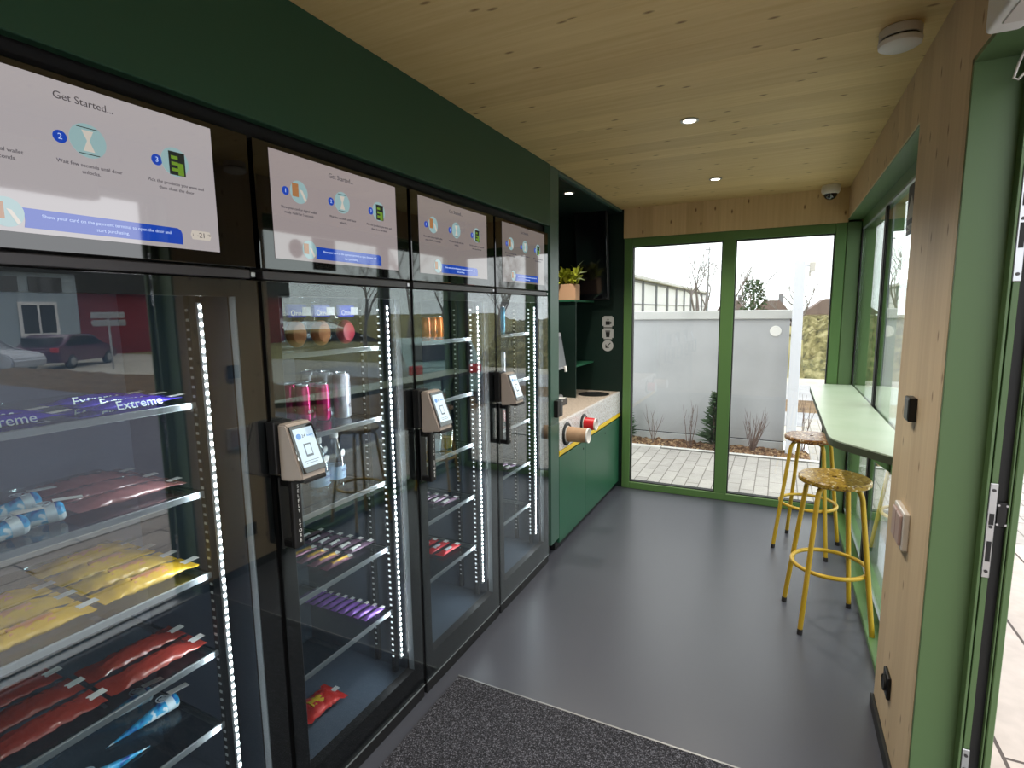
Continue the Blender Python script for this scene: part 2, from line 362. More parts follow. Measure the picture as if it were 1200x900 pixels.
        for i in range(nx):
            for j in range(ny):
                s.bm.faces.new((top[i][j], top[i + 1][j], top[i + 1][j + 1], top[i][j + 1]))
                s.bm.faces.new((bot[i][j], bot[i][j + 1], bot[i + 1][j + 1], bot[i + 1][j]))
            for j in (0, ny):
                s.bm.faces.new((top[i][j], bot[i][j], bot[i + 1][j], top[i + 1][j]))
        for i in (0, nx):
            for j in range(ny): s.bm.faces.new((top[i][j], top[i][j + 1], bot[i][j + 1], bot[i][j]))
        s._tf([v for r in top + bot for v in r], m); return s
    def build(s, name, mat, parent=None, smooth=False, ang=40):
        bmesh.ops.recalc_face_normals(s.bm, faces=s.bm.faces)
        me = bpy.data.meshes.new(name); s.bm.to_mesh(me); s.bm.free()
        if mat: me.materials.append(M[mat] if isinstance(mat, str) else mat)
        if smooth:
            for p in me.polygons: p.use_smooth = True
            try: me.set_sharp_from_angle(angle=math.radians(ang))
            except Exception: pass
        o = bpy.data.objects.new(name, me); COL.objects.link(o)
        if parent is not None: o.parent = parent
        return o

def thing(name, label, cat, loc=(0, 0, 0), rz=0, group=None):
    o = bpy.data.objects.new(name, None); COL.objects.link(o); o.empty_display_size = .05
    o.location = loc; o.rotation_euler = (0, 0, rz)
    o['label'] = label; o['category'] = cat
    if group: o['group'] = group
    return o
def tag(o, label, cat, group=None, kind=None):
    o['label'] = label; o['category'] = cat
    if group: o['group'] = group
    if kind: o['kind'] = kind
    return o
def struct(o, label=None):
    o['kind'] = 'structure'
    if label: o['label'] = label
    return o
def dup(root, loc, rz, label, group=None, scale=None):
    def cp(o, par):
        c = o.copy(); COL.objects.link(c)
        if par is not None: c.parent = par
        for ch in list(o.children): cp(ch, c)
        return c
    r = cp(root, None); r.location = loc; r.rotation_euler = (r.rotation_euler[0], r.rotation_euler[1], rz)
    r['label'] = label
    if group: r['group'] = group
    if scale: r.scale = scale
    return r
def text(s, size, mat, parent, name, m, align='CENTER', ext=.0003):
    c = bpy.data.curves.new('t', 'FONT'); c.body = s; c.size = size; c.align_x = align; c.align_y = 'CENTER'; c.extrude = ext; c.resolution_u = 3
    o = bpy.data.objects.new('t', c); COL.objects.link(o)
    dg = bpy.context.evaluated_depsgraph_get()
    me = bpy.data.meshes.new_from_object(o.evaluated_get(dg))
    bpy.data.objects.remove(o); bpy.data.curves.remove(c)
    me.transform(m); me.materials.clear(); me.materials.append(M[mat]); me.name = name
    n = bpy.data.objects.new(name, me); COL.objects.link(n)
    if parent is not None: n.parent = parent
    return n
def FX(x, y, z):   # text/plane basis: reads along +y, up +z, faces +x
    return Matrix(((0, 0, 1, x), (1, 0, 0, y), (0, 1, 0, z), (0, 0, 0, 1)))
def FYn(x, y, z):  # reads along +x, up +z, faces -y
    return Matrix(((1, 0, 0, x), (0, 0, -1, y), (0, 1, 0, z), (0, 0, 0, 1)))

# ================================================================== THE ROOM
YB = 4.60; XR = 1.625; ZC = 2.395; YF = -1.4; XW = 1.76
GZ = -.10
struct(MB().box(-.75, XW, YF, YB + .12, -.08, 0).build('floor', 'floor'), 'grey vinyl floor')
struct(MB().box(-.85, XW + .2, YF - .1, YB + .2, ZC, ZC + .25).build('ceiling', 'ceil'), 'pale knotty spruce ceiling')
struct(MB().box(-.85, -.75, YF, YB + .12, 0, ZC).build('wall_left', 'nichegreen'))
struct(MB().box(-.85, XW, YF - .1, YF, 0, ZC).build('wall_front', 'wallwood'))
W3 = MB()  # near-end window added out of view to let in more daylight
for a, b_, c_, d_ in ((YF, YF + .07, 0, 2.157), (-.47, -.40, 0, 2.157), (YF + .07, -.47, 0, .07), (YF + .07, -.47, 2.09, 2.157)): W3.box(1.715, 1.80, a, b_, c_, d_, .004)
W3 = struct(W3.build('window_added', 'frame'), 'green framed window added unseen at the near end of the room for daylight')
MB().box(1.724, 1.730, YF + .07, -.47, .07, 2.09).build('pane', 'sidepane', W3)
# back wall: wood band over the window, plus the strip behind the niche
w = MB().box(0.02, XW, YB - .02, YB + .12, 2.155, ZC)
struct(w.build('wall_back', 'backwood'))
struct(MB().box(-.75, 0.02, YB, YB + .12, 0, ZC).build('wall_back.001', 'nichegreen'))
# right wall
w = MB().box(XR, XW, 1.79, 2.365, 0, ZC)              # pilaster
w.box(XR, XW, 2.365, YB - .02, 2.18, ZC)              # band over the window
w.box(XR, XW, YF, 1.79, 2.157, ZC)                    # lintel over the door
w.box(XR, XW, -.40, -.35, 0, 2.157)
struct(w.build('wall_right', 'wallwood'))
M['edgewood'] = plain('sawn_wood_edge', (214, 204, 172), .6)
struct(MB().box(XR - .001, XR + .006, 2.366, YB - .022, 2.174, 2.18).build('trim_6', 'edgewood'), 'pale sawn edge over the right window')
# dark skirting round the pilaster
b = MB().box(XR - .012, XR, 1.79, 2.365, 0, .05, .002); struct(b.build('baseboard_right', 'rubber'))
# green fascia over the fridges
struct(MB().box(-.03, 0, YF, 3.0, 2.048, ZC, .002).build('trim_1', 'fascia'), 'dark green panel over the fridges')
struct(MB().box(-.10, -.045, YF, 3.0, 1.98, 2.10).build('trim_2', 'rubber'))
# outer roof edge and outside wall skin
struct(MB().box(XW, XW + .06, 1.98, 2.30, GZ, ZC + .25).box(XW, XW + .06, YF, YB + .2, 2.2, ZC + .25).box(-.85, XW, YB + .12, YB + .2, 2.2, ZC + .25).build('wall_right.001', 'wallwood'))

# ---- back window
def frame_rect(mb, axis, a0, a1, z0, z1, d0, d1, t, tb=None, tt=None, bev=.004):
    tb = tb or t; tt = tt or t
    def B(u0, u1, w0, w1):
        if axis == 'y': mb.box(u0, u1, d0, d1, w0, w1, bev)
        else: mb.box(d0, d1, u0, u1, w0, w1, bev)
    B(a0, a0 + t, z0, z1); B(a1 - t, a1, z0, z1); B(a0 + t, a1 - t, z0, z0 + tb); B(a0 + t, a1 - t, z1 - tt, z1)
W1 = MB(); frame_rect(W1, 'y', .025, XR, 0, 2.155, YB - .015, YB + .07, .07, .06, .07)
W1.box(.80, .895, YB - .015, YB + .07, .055, 2.09, .004)
W1 = struct(W1.build('window_1', 'frame'), 'green framed back window with two tall panes')
g = MB()
for a, c in ((.093, .802), (.893, XR - .068)):
    frame_rect(g, 'y', a, c, .058, 2.087, YB - .002, YB + .05, .009, bev=0)
g.build('gasket', 'rubber', W1)
for a, c in ((.10, .795), (.90, XR - .075)):
    MB().box(a, c, YB + .02, YB + .026, .065, 2.08).build('pane', 'pane', W1)
MB().box(.03, XW - .02, YB + .071, YB + .15, -.03, .012, .003).build('window_sill', 'steel', W1)
# corner jamb between both windows
struct(MB().box(XR, 1.712, YB - .02, YB + .07, 0, 2.18, .003).build('trim_3', 'reveal'), 'green corner jamb between the windows')
# ---- right window
W2 = MB()
W2.box(1.66, 1.80, 2.365, YB, -.02, .028, .003)                        # sill
W2.box(1.72, 1.80, 2.365, YB, .028, .07, .003)
W2.box(1.715, 1.80, 2.365, YB, 2.105, 2.18, .003)                      # head
W2.box(1.7125, 1.80, YB - .012, YB + .07, .0, 2.18, .003)
W2.box(1.722, 1.80, 2.365, 2.43, .07, 2.105, .003)
W2.box(1.734, 1.80, 3.60, 3.66, .07, 2.105, .003)
W2 = struct(W2.build('window_2', 'frame'), 'green framed window beside the counter')
MB().box(XR + .001, 1.72, 2.365, YB - .02, 2.168, 2.1805, .001).build('reveal_lining', 'reveal', W2)
MB().box(1.722, 1.734, 3.585, 3.60, .07, 2.105).box(1.714, 1.722, YB - .04, YB - .012, .03, 2.105).box(1.718, 1.724, 3.60, 3.66, .07, 2.105).build('gasket', 'rubber', W2)
MB().box(1.716, 1.724, 2.37, YB - .05, 2.098, 2.106).box(1.716, 1.724, 2.37, YB - .05, .068, .076).box(1.74, 1.75, 3.56, 3.586, .07, 2.1).build('glazing_bead', 'strip', W2)
for a, c in ((2.42, 3.605), (3.655, YB - .012)):
    MB().box(1.724, 1.730, a, c, .065, 2.11).build('pane', 'sidepane', W2)
# stickers on the window, seen mirrored in the fridge doors
st = tag(MB().cyl((1.7225, 2.70, 2.0), .062, .0012, 'x', 40).build('round_sticker', 'icon'), 'round grey sticker high on the counter window glass', 'sticker')
def mirX(x, y, z): return Matrix(((0, 0, -1, x), (-1, 0, 0, y), (0, 1, 0, z), (0, 0, 0, 1)))  # text facing -x, reads mirrored from inside
def outX(x, y, z): return Matrix(((0, 0, 1, x), (1, 0, 0, y), (0, 1, 0, z), (0, 0, 0, 1)))
for s_, dz in (('Selfly', .016), ('Store', -.02)):
    text(s_, .036, 'darkprint', st, 'lettering', outX(1.7215, 2.70, 2.0 + dz), ext=.0008)
st = tag(MB().box(1.7215, 1.7225, 2.84, 3.06, 1.87, 2.09, .0).build('window_poster', 'darkprint'), 'dark mountain poster at the top of the counter window', 'poster')
text('bantec', .062, 'tag', st, 'lettering', outX(1.7205, 2.95, 1.905), ext=.0008)
MB().prism([(2.84, 1.95), (2.90, 2.01), (2.93, 1.98), (2.98, 2.04), (3.06, 1.96), (3.06, 1.94), (2.84, 1.94)], 1.7205, 1.7213, 'x').build('mountain_print', 'icon', st)

# ---- door opening in the right wall
D = MB()
D.box(XR + .001, 1.735, 1.778, 1.7905, 0, 2.157, .001)                 # reveal panel facing the room entrance
D = struct(D.build('door_1', 'reveal'), 'green door jamb with lock plates')
MB().box(XR + .001, 1.735, -.35, 1.79, 2.145, 2.1575).build('reveal_lining', 'reveal', D)
MB().box(1.7243, 1.7306, 1.745, 1.79, 0, 2.15, .001).box(1.7350, 1.7486, 1.750, 1.79, 0, 2.15, .001).box(1.7730, 1.7764, 1.745, 1.79, 0, 2.15, .0005).box(1.7784, 1.7935, 1.741, 1.80, -.02, 2.16, .002).build('jamb_profile', 'reveal', D)
MB().box(1.737, 1.808, 1.79, 1.98, -.05, 2.2).box(1.735, 1.83, -.35, 1.79, 2.15, 2.25).box(1.735, 1.83, -.42, -.35, -.05, 2.25).build('outer_jamb', 'frame', D)
MB().box(1.7306, 1.7784, 1.758, 1.795, 0, 2.15).build('gasket', 'rubber', D)
def strike(z0, z1, holes):
    p = MB(); p.box(1.7316, 1.7491, 1.744, 1.748, z0, z1, .0015)
    p = p.build('strike_plate', 'steel', D)
    q = MB()
    for a, b in holes: q.box(1.7360, 1.7457, 1.7425, 1.7445, a, b)
    q.build('latch_hole', 'rubber', p)
    q = MB()
    for z in (z0 + .018, z1 - .018, (z0 + z1) / 2 + .012): q.cyl((1.7404, 1.743, z), .0042, .002, 'y', 12)
    q.build('screw', 'charcoal', p)
strike(.845, 1.10, [(.89, .945), (.99, 1.02)])
strike(1.61, 1.885, [(1.69, 1.75), (1.79, 1.82)])
strike(.10, .345, [(.15, .2), (.265, .29)])
k = MB().box(1.7506, 1.7730, 1.748, 1.758, .985, 1.05, .002).build('contact_box', 'black', D)
MB().cyl((1.7535, 1.747, .992), .003, .002, 'y', 10).cyl((1.7711, 1.747, .992), .003, .002, 'y', 10).cyl((1.7535, 1.747, 1.043), .003, .002, 'y', 10).cyl((1.7711, 1.747, 1.043), .003, .002, 'y', 10).build('screw', 'steel', k)
MB().box(XR, 1.83, -.35, 1.79, -.06, .008, .003).box(1.70, 1.72, -.35, 1.79, .008, .018, .003).build('threshold', 'steel', D)
c = thing('door_closer', 'grey white box mounted over the open door with a thin cable', 'door closer', (0, 0, 0))
MB().box(1.565, 1.6245, .30, 1.455, 2.082, 2.29, .010, seg=3).build('housing', 'white', c, True)
MB().box(1.578, 1.617, .35, 1.40, 2.0785, 2.083, .001).build('grille', 'offwhite', c)
MB().tube([(1.61, 1.40, 2.10), (1.66, 1.55, 2.14), (1.705, 1.70, 2.145), (1.696, 1.72, 2.11), (1.69, 1.725, 2.078), (1.70, 1.73, 2.075), (1.72, 1.735, 2.10), (1.728, 1.745, 2.12)], .0028, 8).build('cable', 'offwhite', c, True)

# ---- wall devices on the pilaster
def dev(name, label, cat, y, z): return thing(name, label, cat, (XR, y, z))
d = dev('temperature_sensor', 'small black rectangular sensor at chest height on the wooden pilaster', 'sensor', 2.085, 1.23)
MB().box(-.022, 0, -.033, .033, -.038, .038, .003, seg=2).build('housing', 'black', d)
MB().box(-.0235, -.0215, -.028, .028, -.033, .033, .001).build('cover_glass', 'charcoal', d)
d = dev('light_switch', 'pale double rocker switch low on the wooden pilaster', 'light switch', 2.09, .84)
MB().box(-.018, 0, -.075, .075, -.062, .062, .004, seg=2).build('switch_frame', 'switchclear', d)
MB().box(-.026, -.017, -.062, -.002, -.05, .05, .003, m=None).build('rocker', 'switch', d)
MB().box(-.026, -.017, .002, .062, -.05, .05, .003).build('rocker', 'switch', d)
d = dev('power_socket', 'dark brown wall socket near the floor on the wooden pilaster', 'power socket', 2.12, .255)
MB().box(-.012, 0, -.04, .04, -.04, .04, .004, seg=2).build('face_plate', 'black', d)
MB().lathe([(.027, 0), (.027, .006), (.022, .007), (.021, .001), (0, .001)], (-.0185, 0, 0), 'x', 24).build('socket_well', 'rubber', d, True)

# ---- ceiling devices
sd = thing('smoke_detector', 'round white smoke detector on the ceiling near the door', 'smoke detector', (1.517, 2.12, ZC))
MB().lathe([(0, 0), (.052, 0), (.056, -.004), (.056, -.028), (0, -.028)], seg=40).build('base_ring', 'offwhite', sd, True)
MB().lathe([(.05, -.028), (.05, -.034), (0, -.034)], seg=40).build('vent_gap', 'rubber', sd, True)
MB().lathe([(0, -.034), (.054, -.034), (.058, -.038), (.056, -.05), (.045, -.056), (0, -.058)], seg=40).build('cover', 'white', sd, True)
dc = thing('dome_camera', 'small white dome security camera in the far ceiling corner', 'security camera', (1.50, 4.46, ZC))
MB().lathe([(0, 0), (.055, 0), (.058, -.01), (.058, -.04), (.05, -.055), (.042, -.058)], seg=36).build('housing', 'white', dc, True)
MB().lathe([(.042, -.054), (.04, -.07), (.03, -.086), (.014, -.094), (0, -.096)], seg=36).build('dome', 'blackgloss', dc, True)
def downlight(x, y, z, label):
    t = thing('downlight', label, 'downlight', (x, y, z), group=None)
    MB().lathe([(.0, .0), (.04, 0), (.04, -.004), (.031, -.006), (.029, -.002), (0, -.002)], seg=36).build('trim_ring', 'steel', t, True)
    MB().lathe([(.028, -.001), (.026, -.0045), (0, -.0055)], seg=30).build('lens', 'downlight', t, True)
    l = bpy.data.lights.new('spot', 'SPOT'); l.energy = 50; l.color = (1, .93, .82); l.spot_size = 2.2; l.spot_blend = .9; l.shadow_soft_size = .03
    o = bpy.data.objects.new('lamp_beam', l); COL.objects.link(o); o.parent = t; o.location = (0, 0, -.02)
downlight(.822, 2.644, ZC, 'nearer of the two round downlights in the wooden ceiling')
downlight(.809, 3.855, ZC, 'farther of the two round downlights in the wooden ceiling')
downlight(.822, 1.43, ZC, 'added unseen round ceiling downlight above the entrance mat')  # this and the next downlight added out of view to brighten the room
downlight(.822, .2, ZC, 'added unseen round ceiling downlight overhead near the first fridge')
downlight(-.12, 3.64, 2.365, 'round downlight inside the dark green niche over the plant')

# ---- mat
mt = thing('entrance_mat', 'grey speckled entrance mat on the floor by the fridges', 'mat', (0, 0, 0))
MB().box(.06, 1.58, -1.0, 1.805, 0, .009, .003).build('pile', 'mat', mt)
MB().box(.055, 1.585, 1.805, 1.812, 0, .0075, .001).build('edge_trim', 'matedge', mt)

# ================================================================== FRIDGES
def slab(mb, y0, y1, z0, z1, x0=.0008, x1=.0014): mb.box(x0, x1, y0, y1, z0, z1); return mb
def disc(mb, y, z, r, x=.0012, h=.0006, seg=28): mb.cyl((x, y, z), r, h, 'x', seg); return mb
def screen_content(par, yc, chip, sm):
    t = 'screen_print'
    slab(MB(), yc - .262, yc + .262, 1.705, 1.99, -.0002, .0008).build('screen_panel', sm, par)
    for dy in (-.168, 0, .17): disc(MB(), yc + dy, 1.893, .031 if dy else .032).build('icon_disc', 'scr_teal', par)
    disc(MB(), yc - .142, 1.738, .026).build('icon_disc', 'scr_teal', par)
    for dy in (-.215, -.047, .13): disc(MB(), yc + dy, 1.889, .0115).build('number_disc', 'scr_blue', par)
    m = MB()
    x0, x1 = yc - .118, yc + .172; r = .012
    m.prism([(x0, 1.714), (x1, 1.714), (x1, 1.738), (x1 - .003, 1.745), (x1 - .01, 1.749), (x0 - .004, 1.749), (x0 + .002, 1.738), (x0 + .002, 1.726)], .0008, .0014, 'x')
    m.build('blue_banner', 'scr_blue', par)
    text('Get Started...', .019, 'scr_text', par, t, FX(.0016, yc, 1.963))
    lines = [(-.17, ('Show your card or digital wallet', 'ready. Hold for 5 seconds.')), (0, ('Wait few seconds until door', 'unlocks.')), (.17, ('Pick the products you want and', 'then close the door.'))]
    for dy, ls in lines:
        for k, l in enumerate(ls): text(l, .0098, 'scr_text', par, t, FX(.0016, yc + dy, 1.845 - k * .0125))
    for k, l in enumerate(('Show your card on the payment terminal to open the door and', 'start purchasing.')):
        text(l, .0092, 'scr_white', par, t, FX(.0018, yc + .028, 1.737 - k * .013))
    for k, dy in enumerate((-.215, -.047, .13)): text(str(k + 1), .015, 'scr_white', par, t, FX(.0019, yc + dy, 1.889))
    # hourglass
    for z in (1.916, 1.867): MB().box(.0016, .002, yc - .018, yc + .018, z, z + .0015).build('hourglass_cap', 'scr_dark', par)
    MB().prism([(yc - .010, 1.912), (yc + .010, 1.912), (yc + .002, 1.893), (yc + .010, 1.873), (yc - .010, 1.873), (yc - .002, 1.893)], .0016, .002, 'x').build('hourglass', 'scr_skin', par)
    # card reader and hand
    for (a, z, s_) in ((-.18, 1.897, 1.0), (-.153, 1.740, .8)):
        MB().box(.0016, .002, yc + a - .012 * s_, yc + a + .010 * s_, z - .018 * s_, z + .018 * s_).build('reader_icon', 'scr_brown', par)
        MB().prism([(yc + a + .014 * s_, z + .004), (yc + a + .024 * s_, z + .002), (yc + a + .038 * s_, z - .022 * s_), (yc + a + .032 * s_, z - .028 * s_)], .0016, .002, 'x').build('hand_icon', 'scr_skin', par)
    # open cabinet icon
    q = yc + .172
    MB().box(.0016, .002, q - .016, q + .020, 1.865, 1.915).build('cabinet_icon', 'scr_dark', par)
    m = MB()
    for kk in range(3): m.box(.0021, .0024, q - .011, q + .004, 1.873 + kk * .013, 1.880 + kk * .013)
    m.box(.0021, .0024, q + .003, q + .016, 1.866, 1.892); m.build('cabinet_contents', 'scr_green', par)
    if chip:
        MB().prism([(yc + .196, 1.729), (yc + .238, 1.729), (yc + .242, 1.739), (yc + .238, 1.749), (yc + .196, 1.749), (yc + .192, 1.739)], .0008, .0013, 'x').build('temperature_chip', 'scr_skin', par)
        text('-21', .016, 'scr_text', par, t, FX(.0016, yc + .217, 1.739)); text('i', .009, 'scr_text', par, t, FX(.0016, yc + .197, 1.739)); text('\u00b0C', .007, 'scr_text', par, t, FX(.0016, yc + .237, 1.741))

def fridge(y0, y1, bl, br, led_y, shelf_z, label, sc_l, chip=False, handle=True, glass_top=1.605, sm='scr'):
    """y0..y1 outer width, bl/br printed borders of the glass door, all in metres"""
    W = y1 - y0; t = thing('vending_fridge', label, 'fridge', (0, y0, 0), group='black glass door vending fridges')
    g = .005
    # shell
    b = MB(); d = -.62
    b.box(d, -.045, g, g + .028, .10, 2.03).box(d, -.045, W - g - .028, W - g, .10, 2.03)
    b.box(d, -.045, g + .028, W - g - .028, 1.64, 2.03).box(d, -.045, g + .028, W - g - .028, .04, .12)
    b.box(d, d + .03, g + .028, W - g - .028, .12, 1.64)
    b.build('body', 'black', t)
    l = MB(); l.box(d + .031, -.05, g + .0285, g + .034, .122, 1.638).box(d + .031, -.05, W - g - .034, W - g - .0285, .122, 1.638)
    l.box(d + .031, d + .036, g + .034, W - g - .034, .122, 1.638).box(d + .036, -.05, g + .034, W - g - .034, .1205, .126)
    l.build('lining', 'inner', t)
    b = MB().box(-.11, -.004, g, W - g, .0, .048, .003).box(-.45, -.11, g + .02, W - g - .02, 0, .06)
    b = b.build('base_grille', 'black', t)
    MB().box(-.0045, -.0035, W * .35, W * .35 + .03, .02, .045).build('grille_notch', 'rubber', b)
    # display panel
    p = MB().box(-.045, -.0005, g, W - g, 1.674, 2.004, .002).build('display_panel', 'blackgloss', t)
    screen_content(p, sc_l, chip, sm)
    MB().box(-.03, -.001, g + .004, W - g - .02, 1.646, 1.669, .002).build('top_rail', 'charcoal', t)
    MB().box(-.02, .002, W - g - .018, W - g - .006, 1.650, 1.664, .002).build('hinge_pin', 'steel', t)
    # door
    f = MB(); z0, z1 = .054, 1.642
    f.box(-.04, -.0062, g, bl, z0, z1).box(-.04, -.0062, W - br, W - g, z0, z1)
    f.box(-.04, -.0062, bl, W - br, z0, .155).box(-.04, -.0062, bl, W - br, glass_top, z1)
    f = f.build('door', 'black', t)
    MB().box(-.006, -.001, g, W - g, z0, z1).build('door_glass', 'doorpane', f)
    MB().box(-.012, -.008, bl - .001, bl + .002, .156, glass_top).box(-.03, -.008, W - br - .003, W - br + .001, .156, glass_top).build('glass_edge', 'strip', f)
    MB().box(-.004, -.0004, g, W - g, z0 - .003, z0 + .001).build('edge_trim', 'strip', f)
    # led strip with its dots
    ls = MB().box(-.062, -.054, led_y - .006, led_y + .006, .20, 1.585, .001).build('led_strip', 'ledbase', t)
    m = MB(); n = 64
    for k in range(n):
        z = .215 + k * (1.36 / (n - 1)); m.box(-.0545, -.0522, led_y - .0030, led_y + .0030, z - .0040, z + .0040)
    m.build('led_dots', 'led', ls)
    ar = bpy.data.lights.new('led_light', 'AREA'); ar.shape = 'RECTANGLE'; ar.size = .008; ar.size_y = 1.36; ar.energy = 3.0; ar.color = (.93, .97, 1)
    ao = bpy.data.objects.new('led_light', ar); COL.objects.link(ao); ao.parent = ls; ao.location = (-.064, led_y - .008, .9)
    zz = Vector((.62, .78, 0)); yy_ = Vector((0, 0, 1)); xx = yy_.cross(zz)
    ao.matrix_local = Matrix(((xx.x, yy_.x, zz.x, -.066), (xx.y, yy_.y, zz.y, led_y - .034), (xx.z, yy_.z, zz.z, .9), (0, 0, 0, 1)))
    # perforated rails
    for (xr, yy) in ((-.085, led_y - .012), (-.20, W - .060 + g)):
        r = MB().box(xr - .010, xr + .010, yy - .002, yy + .016, .14, 1.62, .001)
        r = r.build('shelf_rail', 'innerdark', t)
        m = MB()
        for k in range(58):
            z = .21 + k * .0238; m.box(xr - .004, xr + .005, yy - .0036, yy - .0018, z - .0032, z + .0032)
        m.build('rail_slots', 'slot_glow' if (y0 > .5 and xr > -.2) else 'slot', r)  # glowing slots stand in for ones lit by the strip
    m = MB().box(-.12, -.05, g + .036, g + .050, .14, 1.62).build('shelf_rail', 'innerdark', t)
    ya, yb = g + .052, led_y - .016
    for z in shelf_z:
        s = MB().box(-.56, -.083, ya, yb, z - .008, z - .002).build('shelf', 'shelf', t)
        MB().box(-.083, -.076, ya, yb, z - .017, z - .001, .001).build('price_strip', 'strip', s)
        for a in (ya, yb - .006): MB().box(-.56, -.09, a, a + .006, z - .026, z - .008).build('bracket', 'steel', s)
    if handle:
        h = MB(); hy = .022
        h.box(.0, .05, hy - .012, hy + .012, 1.082, 1.102, .003).box(.0, .05, hy - .012, hy + .012, .905, .925, .003)
        h.box(.036, .052, hy - .015, hy + .020, .905, 1.102, .006, seg=2).box(.0, .006, hy - .016, hy + .02, .9, 1.108, .002)
        h = h.build('handle', 'black', f)
        for k, ch in enumerate('SELFLY STORE'):
            if ch != ' ': text(ch, .0135, 'tag', h, 'lettering', FX(.0525, hy + .006, 1.083 - k * .0142))
    return t
SH1 = [1.34, 1.11, .89, .67, .46]; SH2 = [1.44, 1.18, .93, .67, .41]
fridge(.25, .995, .08, .068, .612, SH1, 'nearest black glass door fridge with frozen products at the left edge', .377, True, True, 1.60)
fridge(1.0, 1.650, .057, .062, .572, SH2, 'second black glass door fridge from the left with pink cans inside', .3135, sm='scr2')
fridge(1.657, 2.309, .057, .062, .572, SH2, 'third black glass door fridge with orange cans on top shelf', .3135, sm='scr3')
fridge(2.316, 2.972, .057, .062, .572, SH2, 'farthest black glass door fridge beside the green post', .335, sm='scr4')

# ---- payment terminals on the left edges of fridges 2-4
def terminal(y, label):
    t = thing('payment_terminal', label, 'payment terminal', (0, y, 0), group='payment terminals on the fridge doors')
    MB().box(.0, .030, -.042, .022, 1.122, 1.268, .004, seg=2).build('mount', 'black', t)
    # wedge housing: profile in x-z, leaning screen
    prof = [(.030, 1.262), (.062, 1.262), (.066, 1.255), (.112, 1.126), (.109, 1.112), (.030, 1.105)]
    m = MB().prism(prof, -.030, .056, 'y'); bmesh.ops.bevel(m.bm, geom=list(m.bm.edges), offset=.004, segments=2, affect='EDGES')
    h = m.build('housing', 'beige', t, True)
    # local frame on the sloped face
    a = Vector((.062 + .0035, 0, 1.262)); b = Vector((.112 + .0035, 0, 1.126)); up = (a - b).normalized(); nrm = Vector((up.z, 0, -up.x))
    c = (a + b) / 2 + nrm * .0025; c.y = .013
    F = Matrix(((0, up.x, nrm.x, c.x), (1, up.y, nrm.y, c.y), (0, up.z, nrm.z, c.z), (0, 0, 0, 1)))
    MB().box(-.040, .040, -.066, .066, -.003, .001, .001, m=F).build('bezel', 'blackgloss', t)
    s = MB().box(-.033, .033, -.050, .056, .001, .0018, m=F).build('display', 'tscr', t)
    MB().cyl((-.020, .034, .0021), .008, .0006, 'z', 20, m=F).build('logo_ring', 'tscr_blue', s)
    text('24', .013, 'tscr_text', s, 'lettering', F @ Matrix.Translation((-.004, .033, .0022)))
    text('hours', .009, 'tscr_blue', s, 'lettering', F @ Matrix.Translation((.018, .033, .0022)))
    MB().box(-.013, .011, -.024, .012, .0018, .0024, m=F).build('phone_icon', 'tscr_text', s)
    MB().box(-.010, .008, -.018, .008, .0024, .0030, m=F).build('phone_icon_screen', 'tscr', s)
    MB().box(-.026, .024, -.036, -.0345, .0018, .0022, m=F).box(-.020, .018, -.042, -.0405, .0018, .0022, m=F).build('text_lines', 'tscr_text', s)
    MB().box(.075, .118, -.026, .052, 1.106, 1.118, .003).build('card_slot', 'rubber', t)
terminal(1.022, 'payment terminal on the second fridge, nearest to the camera')
terminal(1.672, 'payment terminal on the third fridge, between the other two')
terminal(2.322, 'payment terminal on the farthest fridge')

# ================================================================== PRODUCTS
GR = {}
def put(proto, used, loc, rz, label, group):
    if not used: 
        proto.location = loc; proto.rotation_euler = (0, 0, rz); proto['label'] = label; proto['group'] = group; used.append(1); return proto
    return dup(proto, loc, rz, label, group)
def tagpart(par, x, y, z, L=.045, Wd=.02, ang=0, tilt=0):
    MB().box(-L / 2, L / 2, -Wd / 2, Wd / 2, 0, .0006, m=Matrix.Translation((x, y, z)) @ Matrix.Rotation(ang, 4, 'Z') @ Matrix.Rotation(tilt, 4, 'Y')).build('price_tag', 'tag', par)
def cone(mat, word=None):
    t = thing('ice_cream_cone', 'ice cream cone', 'ice cream')
    L = .17; Rm = Matrix.Translation((0, 0, .0285)) @ Matrix.Rotation(-PI / 2 + .142, 4, 'Y')   # tip towards -x, lying down
    def prof(a, b, n=10, off=0): return [((.0225 + off) * (q / 1.0) ** 1.0 * 1.0, L * q) for q in [a + (b - a) * k / n for k in range(n + 1)]]
    R0 = Matrix.Translation((-L / 2, 0, .0015)) @ Matrix.Rotation(PI / 2 - .13, 4, 'Y')
    MB().lathe([(0.0005, 0)] + prof(.05, 1)[0:] + [(.021, L + .004), (.015, L + .009), (0, L + .010)], m=R0).build('wrapper', mat, t, True)
    MB().lathe(prof(.86, .97, 3, .0006), m=R0).build('printed_band', 'conewhite', t, True)
    tp = Matrix.Translation((L / 2 - .045, 0, .0535)) @ Matrix.Rotation(-.02, 4, 'X')
    if word:
        text(word, .026, 'conewhite', t, 'lettering', Matrix.Translation((-.0, -.012, .042)) @ Matrix.Rotation(.9, 4, 'X') @ Matrix.Rotation(-.12, 4, 'Y'), ext=.0006)
    else:
        q = Matrix.Translation((L / 2 - .03, -.0, .0455))
        MB().lathe([(.013, 0), (.016, 0), (.016, .001), (.013, .001), (.013, 0)], m=q).build('logo_ring', 'conewhite', t)
        hp = [(0, -.009), (.008, 0), (.008, .005), (.004, .008), (0, .004), (-.004, .008), (-.008, .005), (-.008, 0)]
        MB().prism(hp, 0, .001, m=q).build('heart_logo', 'conewhite', t)
    tagpart(t, L / 2 + .015, .004, .046, .052, .022, 0, .06)
    return t
